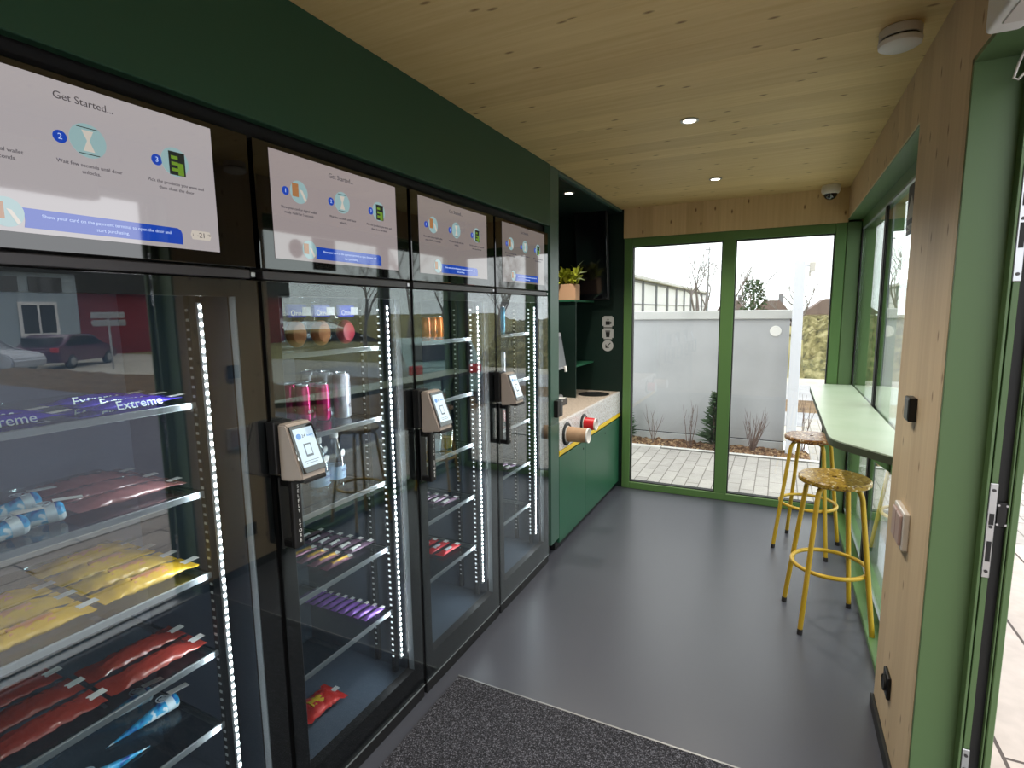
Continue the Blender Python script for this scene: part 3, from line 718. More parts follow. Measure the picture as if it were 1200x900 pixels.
def flowpack(name, label, mat, L, W, H, seed, cat, tagL=.035, bands=None, tagat=None):
    t = thing(name, label, cat)
    MB().pillow(L, W, H, seed=seed, crink=.3 if W > .06 else .12).build('wrapper', mat, t, True, 60)
    if bands:
        bm_, a, b = bands
        MB().pillow((b - a) * L, W * .72, H * 1.0, seed=seed + 3, fin=-.5, crink=.03, m=Matrix.Translation(((a + b) / 2 * L - L / 2, 0, .0018))).build('printed_band', bm_, t, True, 60)
    x, y = tagat or (L / 2 - .005, 0)
    tagpart(t, x, y, H * .55 + .002, tagL, min(.022, W * .6), 0, -.05)
    return t
# fridge 1 -----------------------------------------------------------
pc = flowpack('ice_cream_pack', 'x', 'purplewrap', .20, .055, .022, 40, 'ice cream', .05); u = []
text('Extreme', .030, 'conewhite', pc, 'lettering', Matrix.Translation((-.0, -.0245, .012)) @ Matrix.Rotation(1.15, 4, 'X'), ext=.0006)
G = 'purple ice cream packs on the top shelf of the nearest fridge'
for k, (x, y, rz) in enumerate([(-.14, .735, PI / 2 + .02), (-.22, .74, PI / 2 + .05), (-.31, .73, PI / 2 - .02), (-.15, .49, PI / 2), (-.24, .49, PI / 2 + .04)]):
    put(pc, u, (x, y, 1.339), rz, ['purple ice cream pack at the front right of its shelf', 'purple ice cream pack just behind the front right one', 'purple ice cream pack third from the glass on the right', 'purple ice cream pack at the front left of its shelf', 'purple ice cream pack behind the front left one'][k], G)
pb = cone('conewrap'); u = []
G = 'blue ice cream cones in the nearest fridge'
for k, (x, y, z, rz) in enumerate([(-.20, .50, 1.109, 1.25), (-.31, .505, 1.109, 1.5), (-.15, .42, 1.109, 1.6), (-.36, .72, .459, 1.45), (-.26, .735, .459, 1.5), (-.36, .52, .459, -1.6), (-.17, .62, .459, -1.55)]):
    put(pb, u, (x, y, z), rz, ['upper shelf blue ice cream cone with white heart logo in front', 'upper shelf blue ice cream cone lying behind another', 'upper shelf blue ice cream cone nearest the left edge', 'lowest shelf blue ice cream cone farthest back right', 'lowest shelf blue ice cream cone in front right', 'lowest shelf blue ice cream cone pointing right at the back left', 'lowest shelf blue ice cream cone at the front bottom'][k], G)
p = flowpack('meat_snack_bag', 'x', 'pinkbag', .24, .092, .028, 5, 'frozen snack'); u = []
for k, (x, y, rz) in enumerate([(-.19, .722, 1.55), (-.295, .722, 1.53), (-.40, .722, 1.57)]):
    put(p, u, (x, y, 1.109), rz, ['pinkish clear frozen snack bag at the shelf front', 'pinkish clear frozen snack bag in the middle of the row', 'pinkish clear frozen snack bag at the back of the row'][k], 'pink frozen snack bags in the nearest fridge')
p = flowpack('pastry_bag', 'x', 'yellowbag', .22, .082, .032, 9, 'frozen snack', .05, ('orangeprint', .35, .7)); u = []
for k, (x, y, rz) in enumerate([(-.155, .728, 1.55), (-.25, .728, 1.53), (-.345, .728, 1.57), (-.44, .728, 1.54), (-.155, .49, 1.56), (-.25, .49, 1.54), (-.345, .49, 1.57)]):
    put(p, u, (x, y, .889), rz, ['yellow frozen pastry bag, front one of the right row', 'yellow frozen pastry bag, second from front of the right row', 'yellow frozen pastry bag, third from front of the right row', 'yellow frozen pastry bag, rearmost of the right row', 'yellow frozen pastry bag, front one of the left row', 'yellow frozen pastry bag, middle one of the left row', 'yellow frozen pastry bag, rearmost of the left row'][k], 'yellow frozen pastry bags in the nearest fridge')
p = flowpack('sausage_bag', 'x', 'redbag', .23, .082, .028, 14, 'frozen snack', .038); u = []
for k, (x, y, rz) in enumerate([(-.155, .725, 1.55), (-.25, .728, 1.54), (-.155, .485, 1.55), (-.25, .485, 1.54), (-.345, .482, 1.57)]):
    put(p, u, (x, y, .669), rz, ['red brown frozen bag, front one of the right pair', 'red brown frozen bag, rear one of the right pair', 'red brown frozen bag, front one of the left group', 'red brown frozen bag, middle one of the left group', 'red brown frozen bag, rearmost of the left group'][k], 'red brown frozen bags in the nearest fridge')
# fridge 2 -----------------------------------------------------------
def bun_bag(fill, label, loc, rz):
    t = thing('bun_bag', label, 'packaged bun', loc, rz, 'clear bun bags on the top shelf of the second fridge'); t.scale = (1, 1, 1.14)
    R = Matrix.Translation((0, 0, .070)) @ Matrix.Rotation(PI / 2 - .12, 4, 'Y')
    MB().pillow(.155, .10, .05, seed=int(loc[1] * 100), crink=.3, m=Matrix.Translation((-.025, 0, .078)) @ Matrix.Rotation(-PI / 2 + .1, 4, 'Y')).build('film', 'film', t, True, 30)
    MB().lathe([(0, -.018), (.03, -.018), (.038, -.006), (.038, .006), (.028, .018), (0, .02)], (.0, 0, .045), 'x', 20).build('bun', fill, t, True)
    MB().box(-.002, .012, -.04, .04, .092, .130, .004).build('printed_header', 'bluetop', t)
    text('Onno', .024, 'tag', t, 'lettering', FX(.0128, 0, .104))
    MB().box(.012, .0126, .02, .058, .098, .122).build('price_tag', 'tag', t)
bun_bag('bagel', 'clear bag with brown bun and blue header at the left', (-.20, 1.285, 1.439), .0)
bun_bag('bagel', 'clear bag with brown bun and blue header, second from left', (-.20, 1.392, 1.439), .03)
bun_bag('redfill', 'clear bag with red filling and blue header at the right', (-.19, 1.500, 1.439), .0)
def can(mat, r, h, top='cansteel', name='drink_can', pr='darkprint', word=None):
    t = thing(name, 'x', 'drink can')
    MB().lathe([(0, .003), (r * .8, .0), (r * .86, .002), (r, .010), (r, h - .016), (r * .84, h - .004)], seg=28).build('can_body', mat, t, True)
    MB().lathe([(r * .84, h - .005), (r * .86, h - .001), (r * .80, h), (r * .78, h - .004), (0, h - .004)], seg=28).build('lid', top, t, True)
    if word:
        text(word, r * .62, pr, t, 'lettering', FX(r + .0004, -.0, h * .28)) 
        text('~', r * .7, pr, t, 'lettering', FX(r + .0004, -.0, h * .7))
    return t
p = can('canpink', .0265, .134, word='VITA', pr='tag'); u = []
for k, (x, y) in enumerate([(-.255, 1.345), (-.225, 1.405), (-.325, 1.35), (-.295, 1.412)]):
    put(p, u, (x, y, 1.179), .3, ['pink drink can at the left front of its shelf', 'pink drink can at the right front of its pair', 'pink drink can behind the left front one', 'pink drink can behind the right front one'][k], 'pink cans in the second fridge')
p = can('canwhite', .031, .166, word='ICE'); u = []
for k, (x, y) in enumerate([(-.195, 1.470), (-.28, 1.478), (-.365, 1.48)]):
    put(p, u, (x, y, 1.179), .3, ['tall white drink can at the front of its row', 'tall white drink can in the middle of its row', 'tall white drink can at the back of its row'][k], 'tall white cans in the second fridge')
def bottle():
    t = thing('water_bottle', 'x', 'water bottle')
    r = .034
    MB().lathe([(0, .002), (r * .8, 0), (r, .008), (r, .09), (r * .97, .10), (r, .11), (r * .9, .13), (r * .45, .165), (.0125, .178), (.0125, .186)], seg=26).build('bottle_body', 'bottle', t, True)
    MB().lathe([(r + .0006, .035), (r + .0006, .082)], seg=26).build('label_band', 'bottlelabel', t, True)
    MB().lathe([(0, .204), (.013, .203), (.0145, .2), (.0145, .184), (.0125, .184)], seg=20).build('cap', 'tag', t, True)
    MB().cyl((r * .93, 0, .128), .014, .001, 'x', 20).build('hanging_tag', 'tag', t)
    text('AQUA', .014, 'scr_blue' if False else 'conenavy', t, 'lettering', FX(r + .0012, 0, .066))
    MB().box(r + .0008, r + .0014, -.014, .014, .048, .0495).box(r + .0008, r + .0014, -.01, .01, .043, .0445).build('label_lines', 'conenavy', t)
    return t
p = bottle(); u = []
for k, (x, y) in enumerate([(-.20, 1.425), (-.19, 1.335), (-.29, 1.43)]):
    put(p, u, (x, y, .929), .25, ['water bottle with pale blue label, right of the terminal', 'water bottle with pale blue label, half behind the terminal', 'water bottle with pale blue label, rear one'][k], 'water bottles in the second fridge')
def bars(mat, L, W, H, places, z, names, group, nm='chocolate_bar', seed=2, band=None, tg=.032, cat='chocolate bar'):
    p = flowpack(nm, 'x', mat, L, W, H, seed, cat, tg, band, (L / 2 - .012, 0)); u = []
    for k, (x, y, rz) in enumerate(places): put(p, u, (x, y, z - .001), rz, names[k], group)
order = ['first', 'second', 'third', 'fourth', 'fifth', 'sixth', 'seventh', 'eighth', 'ninth', 'tenth']
bars('waferbar', .125, .034, .017, [(-.165 - .052 * k, 1.488, 1.5) for k in range(6)], .67, ['dark wafer bar, %s from the glass in the rear row' % o for o in order[:6]], 'dark wafer bars in the second fridge', band=('tag', .15, .5))
bars('goldbar', .125, .036, .019, [(-.145 - .06 * k, 1.350, 1.5) for k in range(4)], .67, ['plum and gold bar, %s from the glass in the left row' % o for o in order[:4]], 'plum and gold bars in the second fridge', band=('gold', .3, .85))
bars('purplebar', .105, .026, .016, [(-.115 - .038 * k, 1.49, 1.5) for k in range(10)], .41, ['violet bar, %s from the glass in its row' % o for o in order], 'violet bars in the second fridge', seed=6)
b_ = flowpack('gummy_bag', 'red and yellow sweets bag on the floor of the second fridge', 'chipsred', .17, .12, .04, 21, 'sweets bag', .03, ('yellowbag', .3, .6))
b_.location = (-.22, 1.29, .128); b_.rotation_euler = (0, 0, 1.5)
# fridge 3 -----------------------------------------------------------
p = can('canorange', .030, .10, word='FIT', pr='darkprint'); u = []
for k, (x, y) in enumerate([(-.2, 2.0), (-.21, 2.067), (-.22, 2.134)]):
    put(p, u, (x, y, 1.439), .2, ['orange can at the left of three', 'orange can in the middle of three', 'orange can at the right of three'][k], 'orange cans in the third fridge')
t = can('chipsred', .027, .134); t.location = (-.2, 1.93, 1.179); t['label'] = 'red drink can alone on the second shelf of the third fridge'
def cupb(label, loc, m1):
    t = thing('snack_cup', label, 'snack cup', loc)
    MB().lathe([(0, 0), (.026, 0), (.034, .085), (.035, .09), (.0, .094)], seg=24).build('cup_body', 'bottle', t, True)
    MB().lathe([(0, .004), (.024, .004), (.029, .055), (0, .06)], seg=20).build('contents', m1, t, True)
cupb('clear snack cup with pale contents in the third fridge', (-.15, 1.985, .929), 'conewhite'); cupb('clear snack cup with orange contents in the third fridge', (-.14, 2.065, .929), 'gold')
bars('waferbar', .125, .036, .018, [(-.13 - .055 * k, 2.05, 1.5) for k in range(4)], .67, ['brown bar, %s from the glass in the third fridge' % o for o in order[:4]], 'brown bars in the third fridge', band=('tag', .15, .5), nm='nut_bar')
bars('redbar', .15, .045, .02, [(-.16 - .065 * k, 2.085, 1.5) for k in range(4)], .41, ['red and silver bar, %s from the glass' % o for o in order[:4]], 'red bars in the third fridge', band=('conewhite', .3, .6))
# fridge 4 -----------------------------------------------------------
t = can('canblue', .027, .15); t.location = (-.2, 2.745, 1.439); t['label'] = 'light blue can on the top shelf of the farthest fridge'
t = can('canwhite', .027, .16); t.location = (-.18, 2.70, 1.179); t['label'] = 'white can on the second shelf of the farthest fridge'; t.name = 'slim_drink_can'
b_ = thing('pastry_pack', 'red and yellow packed pastry on the middle shelf of the farthest fridge', 'packaged pastry', (-.15, 2.66, .929), .2)
MB().pillow(.12, .085, .05, seed=33, crink=.25, m=Matrix.Translation((-.02, 0, .06)) @ Matrix.Rotation(-PI / 2 + .25, 4, 'Y')).build('wrapper', 'film', b_, True, 30)
MB().lathe([(0, -.016), (.03, -.014), (.036, 0), (.03, .014), (0, .018)], (0, 0, .045), 'x', 18).build('pastry', 'redfill', b_, True)
bars('waferbar', .13, .036, .018, [(-.12 - .055 * k, 2.67, 1.5) for k in range(4)], .67, ['grey wrapped bar, %s from the glass in the farthest fridge' % o for o in order[:4]], 'grey bars in the farthest fridge', band=('tag', .15, .5), nm='muesli_bar')

# ================================================================== COFFEE NICHE
struct(MB().box(-.035, 0, 3.005, 3.14, .861, 2.392, .002).box(-.035, 0, 3.005, 3.14, .09, .859, .002).build('trim_4', 'postgreen'), 'green post beside the farthest fridge')
struct(MB().box(-.75, -.036, 3.02, 3.05, 0, 2.39).build('wall_left.001', 'nichegreen'))
struct(MB().box(-.028, 0, 3.14, YB - .002, 2.372, 2.392, .002).build('trim_5', 'postgreen'))
struct(MB().box(-.55, -.029, 3.14, YB, 2.366, 2.39).build('ceiling.001', 'nichegreen'))
struct(MB().box(-.58, -.55, 3.05, YB, .86, 2.366).build('wall_left.002', 'nichegreen'))
rd = thing('card_reader', 'small black reader on the green post above the worktop', 'card reader', (0, 3.09, .955))
MB().box(0, .028, -.04, .045, -.05, .055, .004, seg=2).build('housing', 'black', rd)
MB().box(.028, .030, -.005, .04, -.045, .05, .001).build('face', 'charcoal', rd)
MB().cyl((.031, .03, .045), .004, .002, 'x', 10).build('indicator', 'slot', rd)
cb = thing('base_cabinet', 'dark green base cabinet with two doors under the worktop', 'cabinet', (0, 3.14, 0))
MB().box(-.55, -.022, 0, 1.455, .07, .63).build('body', 'nichegreen', cb)
for a, b, ly in ((.004, .522, .48), (.528, 1.44, 1.02)):
    d = MB().box(-.02, 0, a, b, .055, .625, .0015).build('door', 'cabgreen', cb)
    MB().cyl((.001, ly, .575), .007, .003, 'x', 14).build('lock', 'rubber', d)
MB().box(-.06, -.03, 0, 1.43, 0, .05).build('plinth', 'rubber', cb)
MB().box(-.04, -.002, 0, 1.455, .634, .645).box(-.03, .006, 0, 1.455, .644, .668, .002).build('yellow_strip', 'yellowstrip', cb)
wt = thing('worktop', 'pale terrazzo worktop with deep front and round waste hole', 'worktop', (0, 3.14, 0))
MB().box(-.55, -.0, 0, 1.455, .822, .856, .0015).build('slab', 'worktop', wt)
MB().box(-.02, .004, 0, .518, .672, .857, .0015).box(-.02, .004, .521, 1.455, .672, .857, .0015).build('front', 'terrazzo', wt)
MB().lathe([(.132, 0), (.132, .003), (.122, .004), (.12, .001), (0, .001)], (-.165, 1.23, .8565), seg=40).build('waste_ring', 'black', wt, True)
MB().lathe([(.119, 0), (.0, .0)], (-.165, 1.23, .8585), seg=40).build('waste_hole', 'rubber', wt)
def cups(y, z, r, mat, L, label, n):
    t = thing('cup_dispenser', label, 'cup dispenser', (.004, y, z))
    MB().lathe([(r * .78, .0), (r * 1.12, 0), (r * 1.14, .006), (r * 1.0, .014), (r * .84, .012), (r * .82, 0)], axis='x', seg=36).build('flange', 'black', t, True)
    MB().lathe([(r * .84, 0), (r * .80, .012), (r * .72, .016), (r * .6, .016)], axis='x', seg=36).build('sleeve', 'offwhite', t, True)
    s = thing('paper_cup_stack', '', 'paper cups', (.004, y, z)); 
    m = MB(); rr = r * .64
    m.lathe([(0, .012), (rr * 1.15, .014), (rr * 1.1, L * .75), (rr * 1.04, L - .012)], axis='x', seg=30)
    m.build('cup_body', mat, s, True)
    MB().lathe([(rr * 1.04, L - .013), (rr * 1.12, L - .010), (rr * 1.13, L - .003), (rr * 1.08, L), (rr * 1.0, L - .002), (rr * .9, .03)], axis='x', seg=30).build('rim', 'white', s, True)
    return s
cups(3.26, .76, .068, 'cup_brown', .155, 'black ringed cup dispenser nearer the post', 3)['label'] = 'brown paper cups sticking out of the nearer dispenser'
cups(3.60, .765, .060, 'cup_red', .10, 'black ringed cup dispenser farther from the post', 3)['label'] = 'red paper cups sticking out of the farther dispenser'
# shelving partition
ps = thing('niche_shelf', 'dark green partition and shelves inside the niche', 'shelf', (0, 4.12, 0))
MB().box(-.55, -.24, 0, .022, .857, 1.632).build('partition', 'nichegreen', ps)
MB().box(-.55, -.24, -.02, .478, 1.632, 1.645, .001).build('shelf', 'cabgreen', ps)
MB().box(-.55, -.24, .022, .478, 1.105, 1.118, .001).build('shelf', 'cabgreen', ps)
pl = thing('planter_box', 'pale wooden planter box with a yellow green plant on the niche shelf', 'potted plant', (-.34, 4.18, 1.645))
MB().box(-.13, .094, -.05, .06, 0, .128, .003).build('box', 'planterwood', pl)
lf = MB(); rnd = random.Random(3)
for k in range(150):
    a = rnd.uniform(0, 2 * PI); L = rnd.uniform(.05, .12); el = rnd.uniform(.1, 1.5)
    bx, by = rnd.uniform(-.12, .09), rnd.uniform(-.05, .05); bz = .12 + rnd.uniform(0, .08)
    dr = Vector((math.cos(a) * math.cos(el), math.sin(a) * math.cos(el), math.sin(el))); sd_ = dr.cross(Vector((0, 0, 1))).normalized() * L * .16
    b0 = Vector((bx, by, bz)); mid = b0 + dr * L * .6 + Vector((0, 0, .01)); tip = b0 + dr * L + Vector((0, 0, -.015))
    v = [lf.bm.verts.new(q) for q in (b0, mid + sd_, tip, mid - sd_)]
    lf.bm.faces.new((v[0], v[1], v[3])); lf.bm.faces.new((v[1], v[2], v[3]))
lf.build('foliage', 'leaf', pl)
lf = MB()
for (dx, dz, L) in ((.12, .11, .08), (.10, .06, .10), (.09, .18, .06)):
    b0 = Vector((.05, 0, .12 + dz * .3)); tip = b0 + Vector((dx, .02, dz - .04)); mid = (b0 + tip) / 2 + Vector((0, 0, .03)); sd_ = Vector((0, .012, .008))
    v = [lf.bm.verts.new(q) for q in (b0, mid + sd_, tip, mid - sd_)]; lf.bm.faces.new((v[0], v[1], v[3])); lf.bm.faces.new((v[1], v[2], v[3]))
lf.build('pale_leaves', 'leafpale', pl)
tv = thing('wall_monitor', 'tall black monitor leaning above the niche shelf', 'monitor', (-.205, 4.50, 1.650)); tv.rotation_euler = (math.radians(7), 0, 0)
MB().box(-.155, .13, -.012, .03, .0, .725, .004).build('case', 'black', tv)
MB().box(-.145, .12, -.014, -.011, .012, .712, .001).build('display', 'tv', tv)
cm = thing('coffee_machine', 'grey coffee machine with pale touch panel behind the green post', 'coffee machine', (-.28, 3.62, .857))
MB().box(-.25, .02, -.30, .28, .0, .06, .01).box(-.25, -.06, -.30, .28, .06, .54, .01).box(-.25, .0, -.30, .28, .30, .54, .015, seg=2).build('body', 'machine', cm)
pm = Matrix.Translation((.012, .22, .40)) @ Matrix.Rotation(-.18, 4, 'Y')
MB().box(-.01, .012, -.15, .06, -.14, .14, .006, m=pm).build('touch_panel', 'machine', cm)
MB().box(.012, .014, -.14, .05, -.12, .11, .001, m=pm).build('panel_glass', 'machscr', cm)
MB().box(.012, .024, .0, .03, -.165, -.12, .002, m=pm).build('label_holder', 'white', cm)
MB().box(.02, .085, -.14, .2, .0, .05, .006).build('drip_tray', 'charcoal', cm)
MB().box(.026, .078, -.13, .19, .05, .052).build('drip_grid', 'white', cm)
# stickers on the end wall
def sticker(z, kind, label):
    t = thing('direction_sticker', label, 'sticker', (-.113, YB - .003, z), group='grey signs on the dark end wall')
    m = MB()
    if kind == 'arrow': m.cyl((0, 0, 0), .049, .003, 'y', 36)
    else: m.box(-.049, .049, -.0015, .0015, -.048, .048, .0); bmesh.ops.bevel(m.bm, geom=[e for e in m.bm.edges if abs(e.verts[0].co.y - e.verts[1].co.y) > .001], offset=.012, segments=4, affect='EDGES'); 
    m.build('plate', 'icon', t)
    q = MB(); y = -.0015
    if kind == 'mug': q.box(-.02, .016, y - .001, y, -.028, .004).prism([(.016, 0), (.03, 0), (.03, -.018), (.016, -.022), (.016, -.016), (.024, -.014), (.024, -.006), (.016, -.006)], y - .001, y, 'y').tube([(-.01, y, .01), (-.006, y, .017), (-.011, y, .024)], .0016, 6).tube([(.004, y, .01), (.008, y, .017), (.003, y, .024)], .0016, 6)
    elif kind == 'cup': q.prism([(-.019, .015), (.019, .015), (.015, -.03), (-.015, -.03)], y - .001, y, 'y').box(-.022, .022, y - .001, y, .018, .026)
    else: q.prism([(.022, .026), (.027, .021), (-.012, -.018), (-.017, -.013)], y - .001, y, 'y').prism([(-.02, -.021), (.012, -.021), (.012, -.014), (-.013, -.014), (-.013, .011), (-.02, .011)], y - .001, y, 'y')
    q.build('pictogram', 'rubber', t)
sticker(1.464, 'mug', 'grey square sign with a steaming mug, topmost of three')
sticker(1.360, 'cup', 'grey square sign with a paper cup, between mug and arrow')
sticker(1.256, 'arrow', 'grey round sign with an arrow pointing down left')

# ================================================================== COUNTER AND STOOLS
ct = thing('window_counter', 'pale green counter shelf fixed under the right window', 'counter', (0, 0, 0))
def rounded(poly, r, n=6):
    out = []
    for i, p in enumerate(poly):
        a = Vector(poly[i - 1]); b = Vector(p); c = Vector(poly[(i + 1) % len(poly)]); rr = r[i]
        if rr == 0: out.append(p); continue
        u = (a - b).normalized(); v = (c - b).normalized(); p0 = b + u * rr; p1 = b + v * rr
        for k in range(n + 1):
            t_ = k / n; q = p0 * (1 - t_) ** 2 + b * 2 * t_ * (1 - t_) + p1 * t_ ** 2; out.append((q.x, q.y))
    return out
poly = rounded([(1.70, 2.30), (1.44, 2.62), (1.44, 4.42), (1.52, 4.565), (1.715, 4.565), (1.715, 2.30)], [0, .08, .05, .04, 0, 0])
cm_ = MB().prism(poly, .994, 1.0); cm_.build('top', 'counter', ct)
MB().prism(poly, .965, .994).build('edge', 'counteredge', ct)
for y in (2.9, 3.7, 4.4):
    MB().box(1.50, 1.716, y - .004, y + .004, .94, .965).box(1.708, 1.716, y - .02, y + .02, .80, .965).prism([(1.52, .94), (1.716, .94), (1.716, .80)], y - .003, y + .003, 'y').build('bracket', 'frame', ct)

def stool(loc, rz, seatm, label):
    t = thing('bar_stool', label, 'bar stool', loc, rz, 'yellow bar stools at the window counter')
    h = .745; R = .155
    m = MB().lathe([(0.012, h), (R - .006, h), (R, h - .006), (R, h - .022), (R - .005, h - .027), (0.012, h - .027), (.012, h)], seg=56).build('seat', seatm, t, True)
    MB().lathe([(.012, h - .004), (0, h - .004)], seg=16).build('seat_hole', 'rubber', m)
    for k in range(4):
        a = PI / 4 + k * PI / 2; c, s_ = math.cos(a), math.sin(a)
        f = .218; pts = []
        prof = [(.03, h - .034), (.08, h - .034), (.102, h - .037), (.118, h - .046), (.128, h - .062), (.134, h - .085), (f, .012)]
        for r_, z in prof: pts.append((c * r_, s_ * r_, z))
        l = MB().tube(pts, .0115, 12).build('leg', 'yellow', t, True)
        MB().tube([(c * (f - .002), s_ * (f - .002), .026), (c * f, s_ * f, .0)], .0128, 12).build('foot_cap', 'charcoal', l, True)
    rr = .163; z = .30
    MB().tube([(rr * math.cos(2 * PI * k / 40), rr * math.sin(2 * PI * k / 40), z) for k in range(40)], .010, 10, closed=True).build('foot_ring', 'yellow', t, True)
    MB().cyl((0, 0, h - .032), .10, .008, 'z', 32).build('seat_plate', 'charcoal', t)
stool((1.498, 2.955, 0), .216, 'seat', 'yellow bar stool with a speckled ochre seat, nearer to the camera')
stool((1.442, 3.880, 0), -.278, 'seat2', 'yellow bar stool with a brown speckled seat, nearer the back window')

# ================================================================== OUTSIDE
def ground(name, x0, x1, y0, y1, z, mat, label, cat='ground', th=.05):
    o = MB().box(x0, x1, y0, y1, z - th, z).build(name, mat); struct(o, label); return o
ground('ground_terrace', -6, 3.35, YB + .16, 6.5, GZ, 'pave', 'pale grey paving behind the window')
ground('ground_terrace.001', XW + .07, 3.35, -8, YB + .16, GZ, 'pavedk', 'stone terrace outside the door')
ground('kerb', -6, 3.35, 6.5, 6.58, GZ + .015, 'kerb', 'kerb along the mulch bed')
ground('kerb.001', 3.35, 3.47, -8, 6.58, GZ + .01, 'kerb', 'kerb beside the asphalt')
ground('ground_asphalt', 3.47, 17, -14, 6.5, GZ - .01, 'asphalt', 'dark asphalt yard', th=.4)
g = MB(); 
for k in range(1):
    pass
ground('drain_channel', XW + .07, XW + .20, -3, YB, GZ + .006, 'steel', 'slotted drain channel', th=.01)
m = MB()
for k in range(70): m.box(XW + .085, XW + .185, -.8 + k * .05, -.8 + k * .05 + .034, GZ + .0065, GZ + .0072)
struct(m.build('drain_channel.001', 'rubber'), 'drain slots')
# mulch bed with an uneven surface
def lumpy(x0, x1, y0, y1, nx, ny, z, amp, seed):
    rnd = random.Random(seed); mb = MB(); gr = []
    for i in range(nx + 1):
        r = []
        for j in range(ny + 1):
            e = 0 if (i in (0, nx) or j in (0, ny)) else 1
            r.append(mb.bm.verts.new((x0 + (x1 - x0) * i / nx, y0 + (y1 - y0) * j / ny, z + e * rnd.uniform(0, amp))))
        gr.append(r)
    for i in range(nx):
        for j in range(ny): mb.bm.faces.new((gr[i][j], gr[i + 1][j], gr[i + 1][j + 1], gr[i][j + 1]))
    return mb
struct(lumpy(-6, 1.6, 6.57, 7.02, 190, 14, GZ - .02, .05, 4).build('ground_mulch', 'mulch'), 'bark mulch bed')
struct(lumpy(3.5, 22, 6.5, 9.2, 60, 16, GZ - .02, .08, 5).build('ground_mulch.001', 'soil'), 'brown planting strip')
ground('ground_lot', 1.2, 60, 9.2, 17.5, GZ - .33, 'lot', 'pale yard beyond')
ground('ground_grass', 1.2, 60, 17.5, 90, GZ - .33, 'grass', 'rough grass beyond the yard')
ground('ground_lot.001', 1.61, 3.5, 6.58, 9.3, GZ - .02, 'pave', 'pale path beside the concrete wall')
ground('ground_soil', 17, 60, -40, 9.2, GZ - .34, 'lot', 'pale yard far out')
ground('ground_soil.001', -60, 1.2, 7.4, 60, GZ - .34, 'grass', 'rough ground behind the concrete wall')
ground('ground_road', 1.2, 14, 13.2, 16.0, GZ - .325, 'road', 'grey road strip')
ground('ground_soil.002', 1.2, 12, 11.6, 13.2, GZ - .32, 'soil', 'brown verge strip')
ground('ground_road.001', 1.2, 12, 10.2, 11.6, GZ - .32, 'road', 'near grey path strip')
# concrete wall with coping
cw = thing('concrete_wall', 'pale concrete wall with thick coping behind the mulch bed', 'wall', (0, 7.0, 0))
MB().box(-9, 1.33, 0, .25, 0, 1.44, .004).build('wall_panel', 'concrete', cw)
MB().box(-9, 1.335, -.01, .26, -.45, -.010, .003).build('plinth', 'plinth', cw)
MB().box(-9, 1.32, .01, .24, -.012, .002).build('joint', 'rubber', cw)
MB().box(-9, 1.36, -.035, .29, 1.44, 1.545, .008).build('coping', 'coping', cw)
MB().lathe([(0, -.012), (.056, -.012), (.062, -.006), (.062, 0)], (1.185, 0, 1.30), 'y', 32).build('round_cover', 'white', cw, True)
po = thing('camera_pole', 'white square pole with a small camera at the end of the concrete wall', 'pole', (1.398, 6.86, -.12))
MB().box(-.053, .053, -.047, .047, 0, 2.20, .006, seg=2).build('pole', 'polewhite', po)
MB().box(-.06, .10, -.012, .012, 2.13, 2.15, .002).build('arm', 'polewhite', po)
MB().box(.09, .15, -.03, .03, 2.08, 2.18, .006).cyl((.10, 0, 2.05), .012, .06).build('camera_head', 'offwhite', po)
MB().box(-.09, .09, -.09, .09, 0, .012).build('base_plate', 'polewhite', po)
# warehouse behind
wh = thing('warehouse', 'long low white clad warehouse beyond the concrete wall', 'building', (-4.4, 12, -.45))
MB().box(-14, 0, 0, 36, 0, 3.35).build('wall', 'cladding', wh)
MB().box(-14.3, .25, -.3, 36.3, 3.35, 3.50, .02).build('roof_edge', 'coping', wh)
m = MB()
for k in range(13): m.box(.0, .10, 1.0 + k * 2.9, 1.0 + k * 2.9 + (.16 if k % 3 == 0 else .07), 0, 3.35)
m.build('pilaster_strips', 'claddark', wh)
MB().box(0, .06, 0, 36, 3.24, 3.36).box(0, .03, 0, 36, 2.3, 2.33).build('gutter', 'claddark', wh)
# planting in the mulch bed
def twig_shrub(x, y, h, n, seed, label, spread=.35):
    t = thing('bare_shrub', label, 'shrub', (x, y, GZ + .02)); rnd = random.Random(seed); m = MB()
    for k in range(n):
        a = rnd.uniform(0, 2 * PI); L = h * rnd.uniform(.6, 1); sp = rnd.uniform(.15, 1) * spread
        p = Vector((rnd.uniform(-.02, .02), rnd.uniform(-.02, .02), -.03)); pts = [p.copy()]; d = Vector((math.cos(a) * sp, math.sin(a) * sp * .6, 1)).normalized()
        for s_ in range(6):
            d = (d + Vector((rnd.uniform(-.12, .12), rnd.uniform(-.12, .12), .04))).normalized(); p = p + d * L / 6; pts.append(p.copy())
            if s_ in (2, 3, 4) and rnd.random() < .6:
                q = p.copy(); e = (d + Vector((rnd.uniform(-.6, .6), rnd.uniform(-.6, .6), .1))).normalized()
                m.tube([q, q + e * L * .14, q + e * L * .24 + Vector((0, 0, .02))], [.0022, .0018, .001], 5)
        m.tube(pts, [.0055, .005, .0045, .004, .003, .002, .001], 6)
    m.build('branches', 'bark', t, True)
twig_shrub(-.125, 6.72, .66, 4, 11, 'thin bare shrub with few upright stems in the left pane', .38)
twig_shrub(.30, 6.74, .62, 5, 12, 'bare light brown shrub left of the larger conifer', .25)
twig_shrub(1.0, 6.76, .56, 16, 13, 'dense bare reddish shrub in the right pane', .6)
twig_shrub(1.52, 6.9, .8, 4, 18, 'single bare sapling beside the white pole', .2)
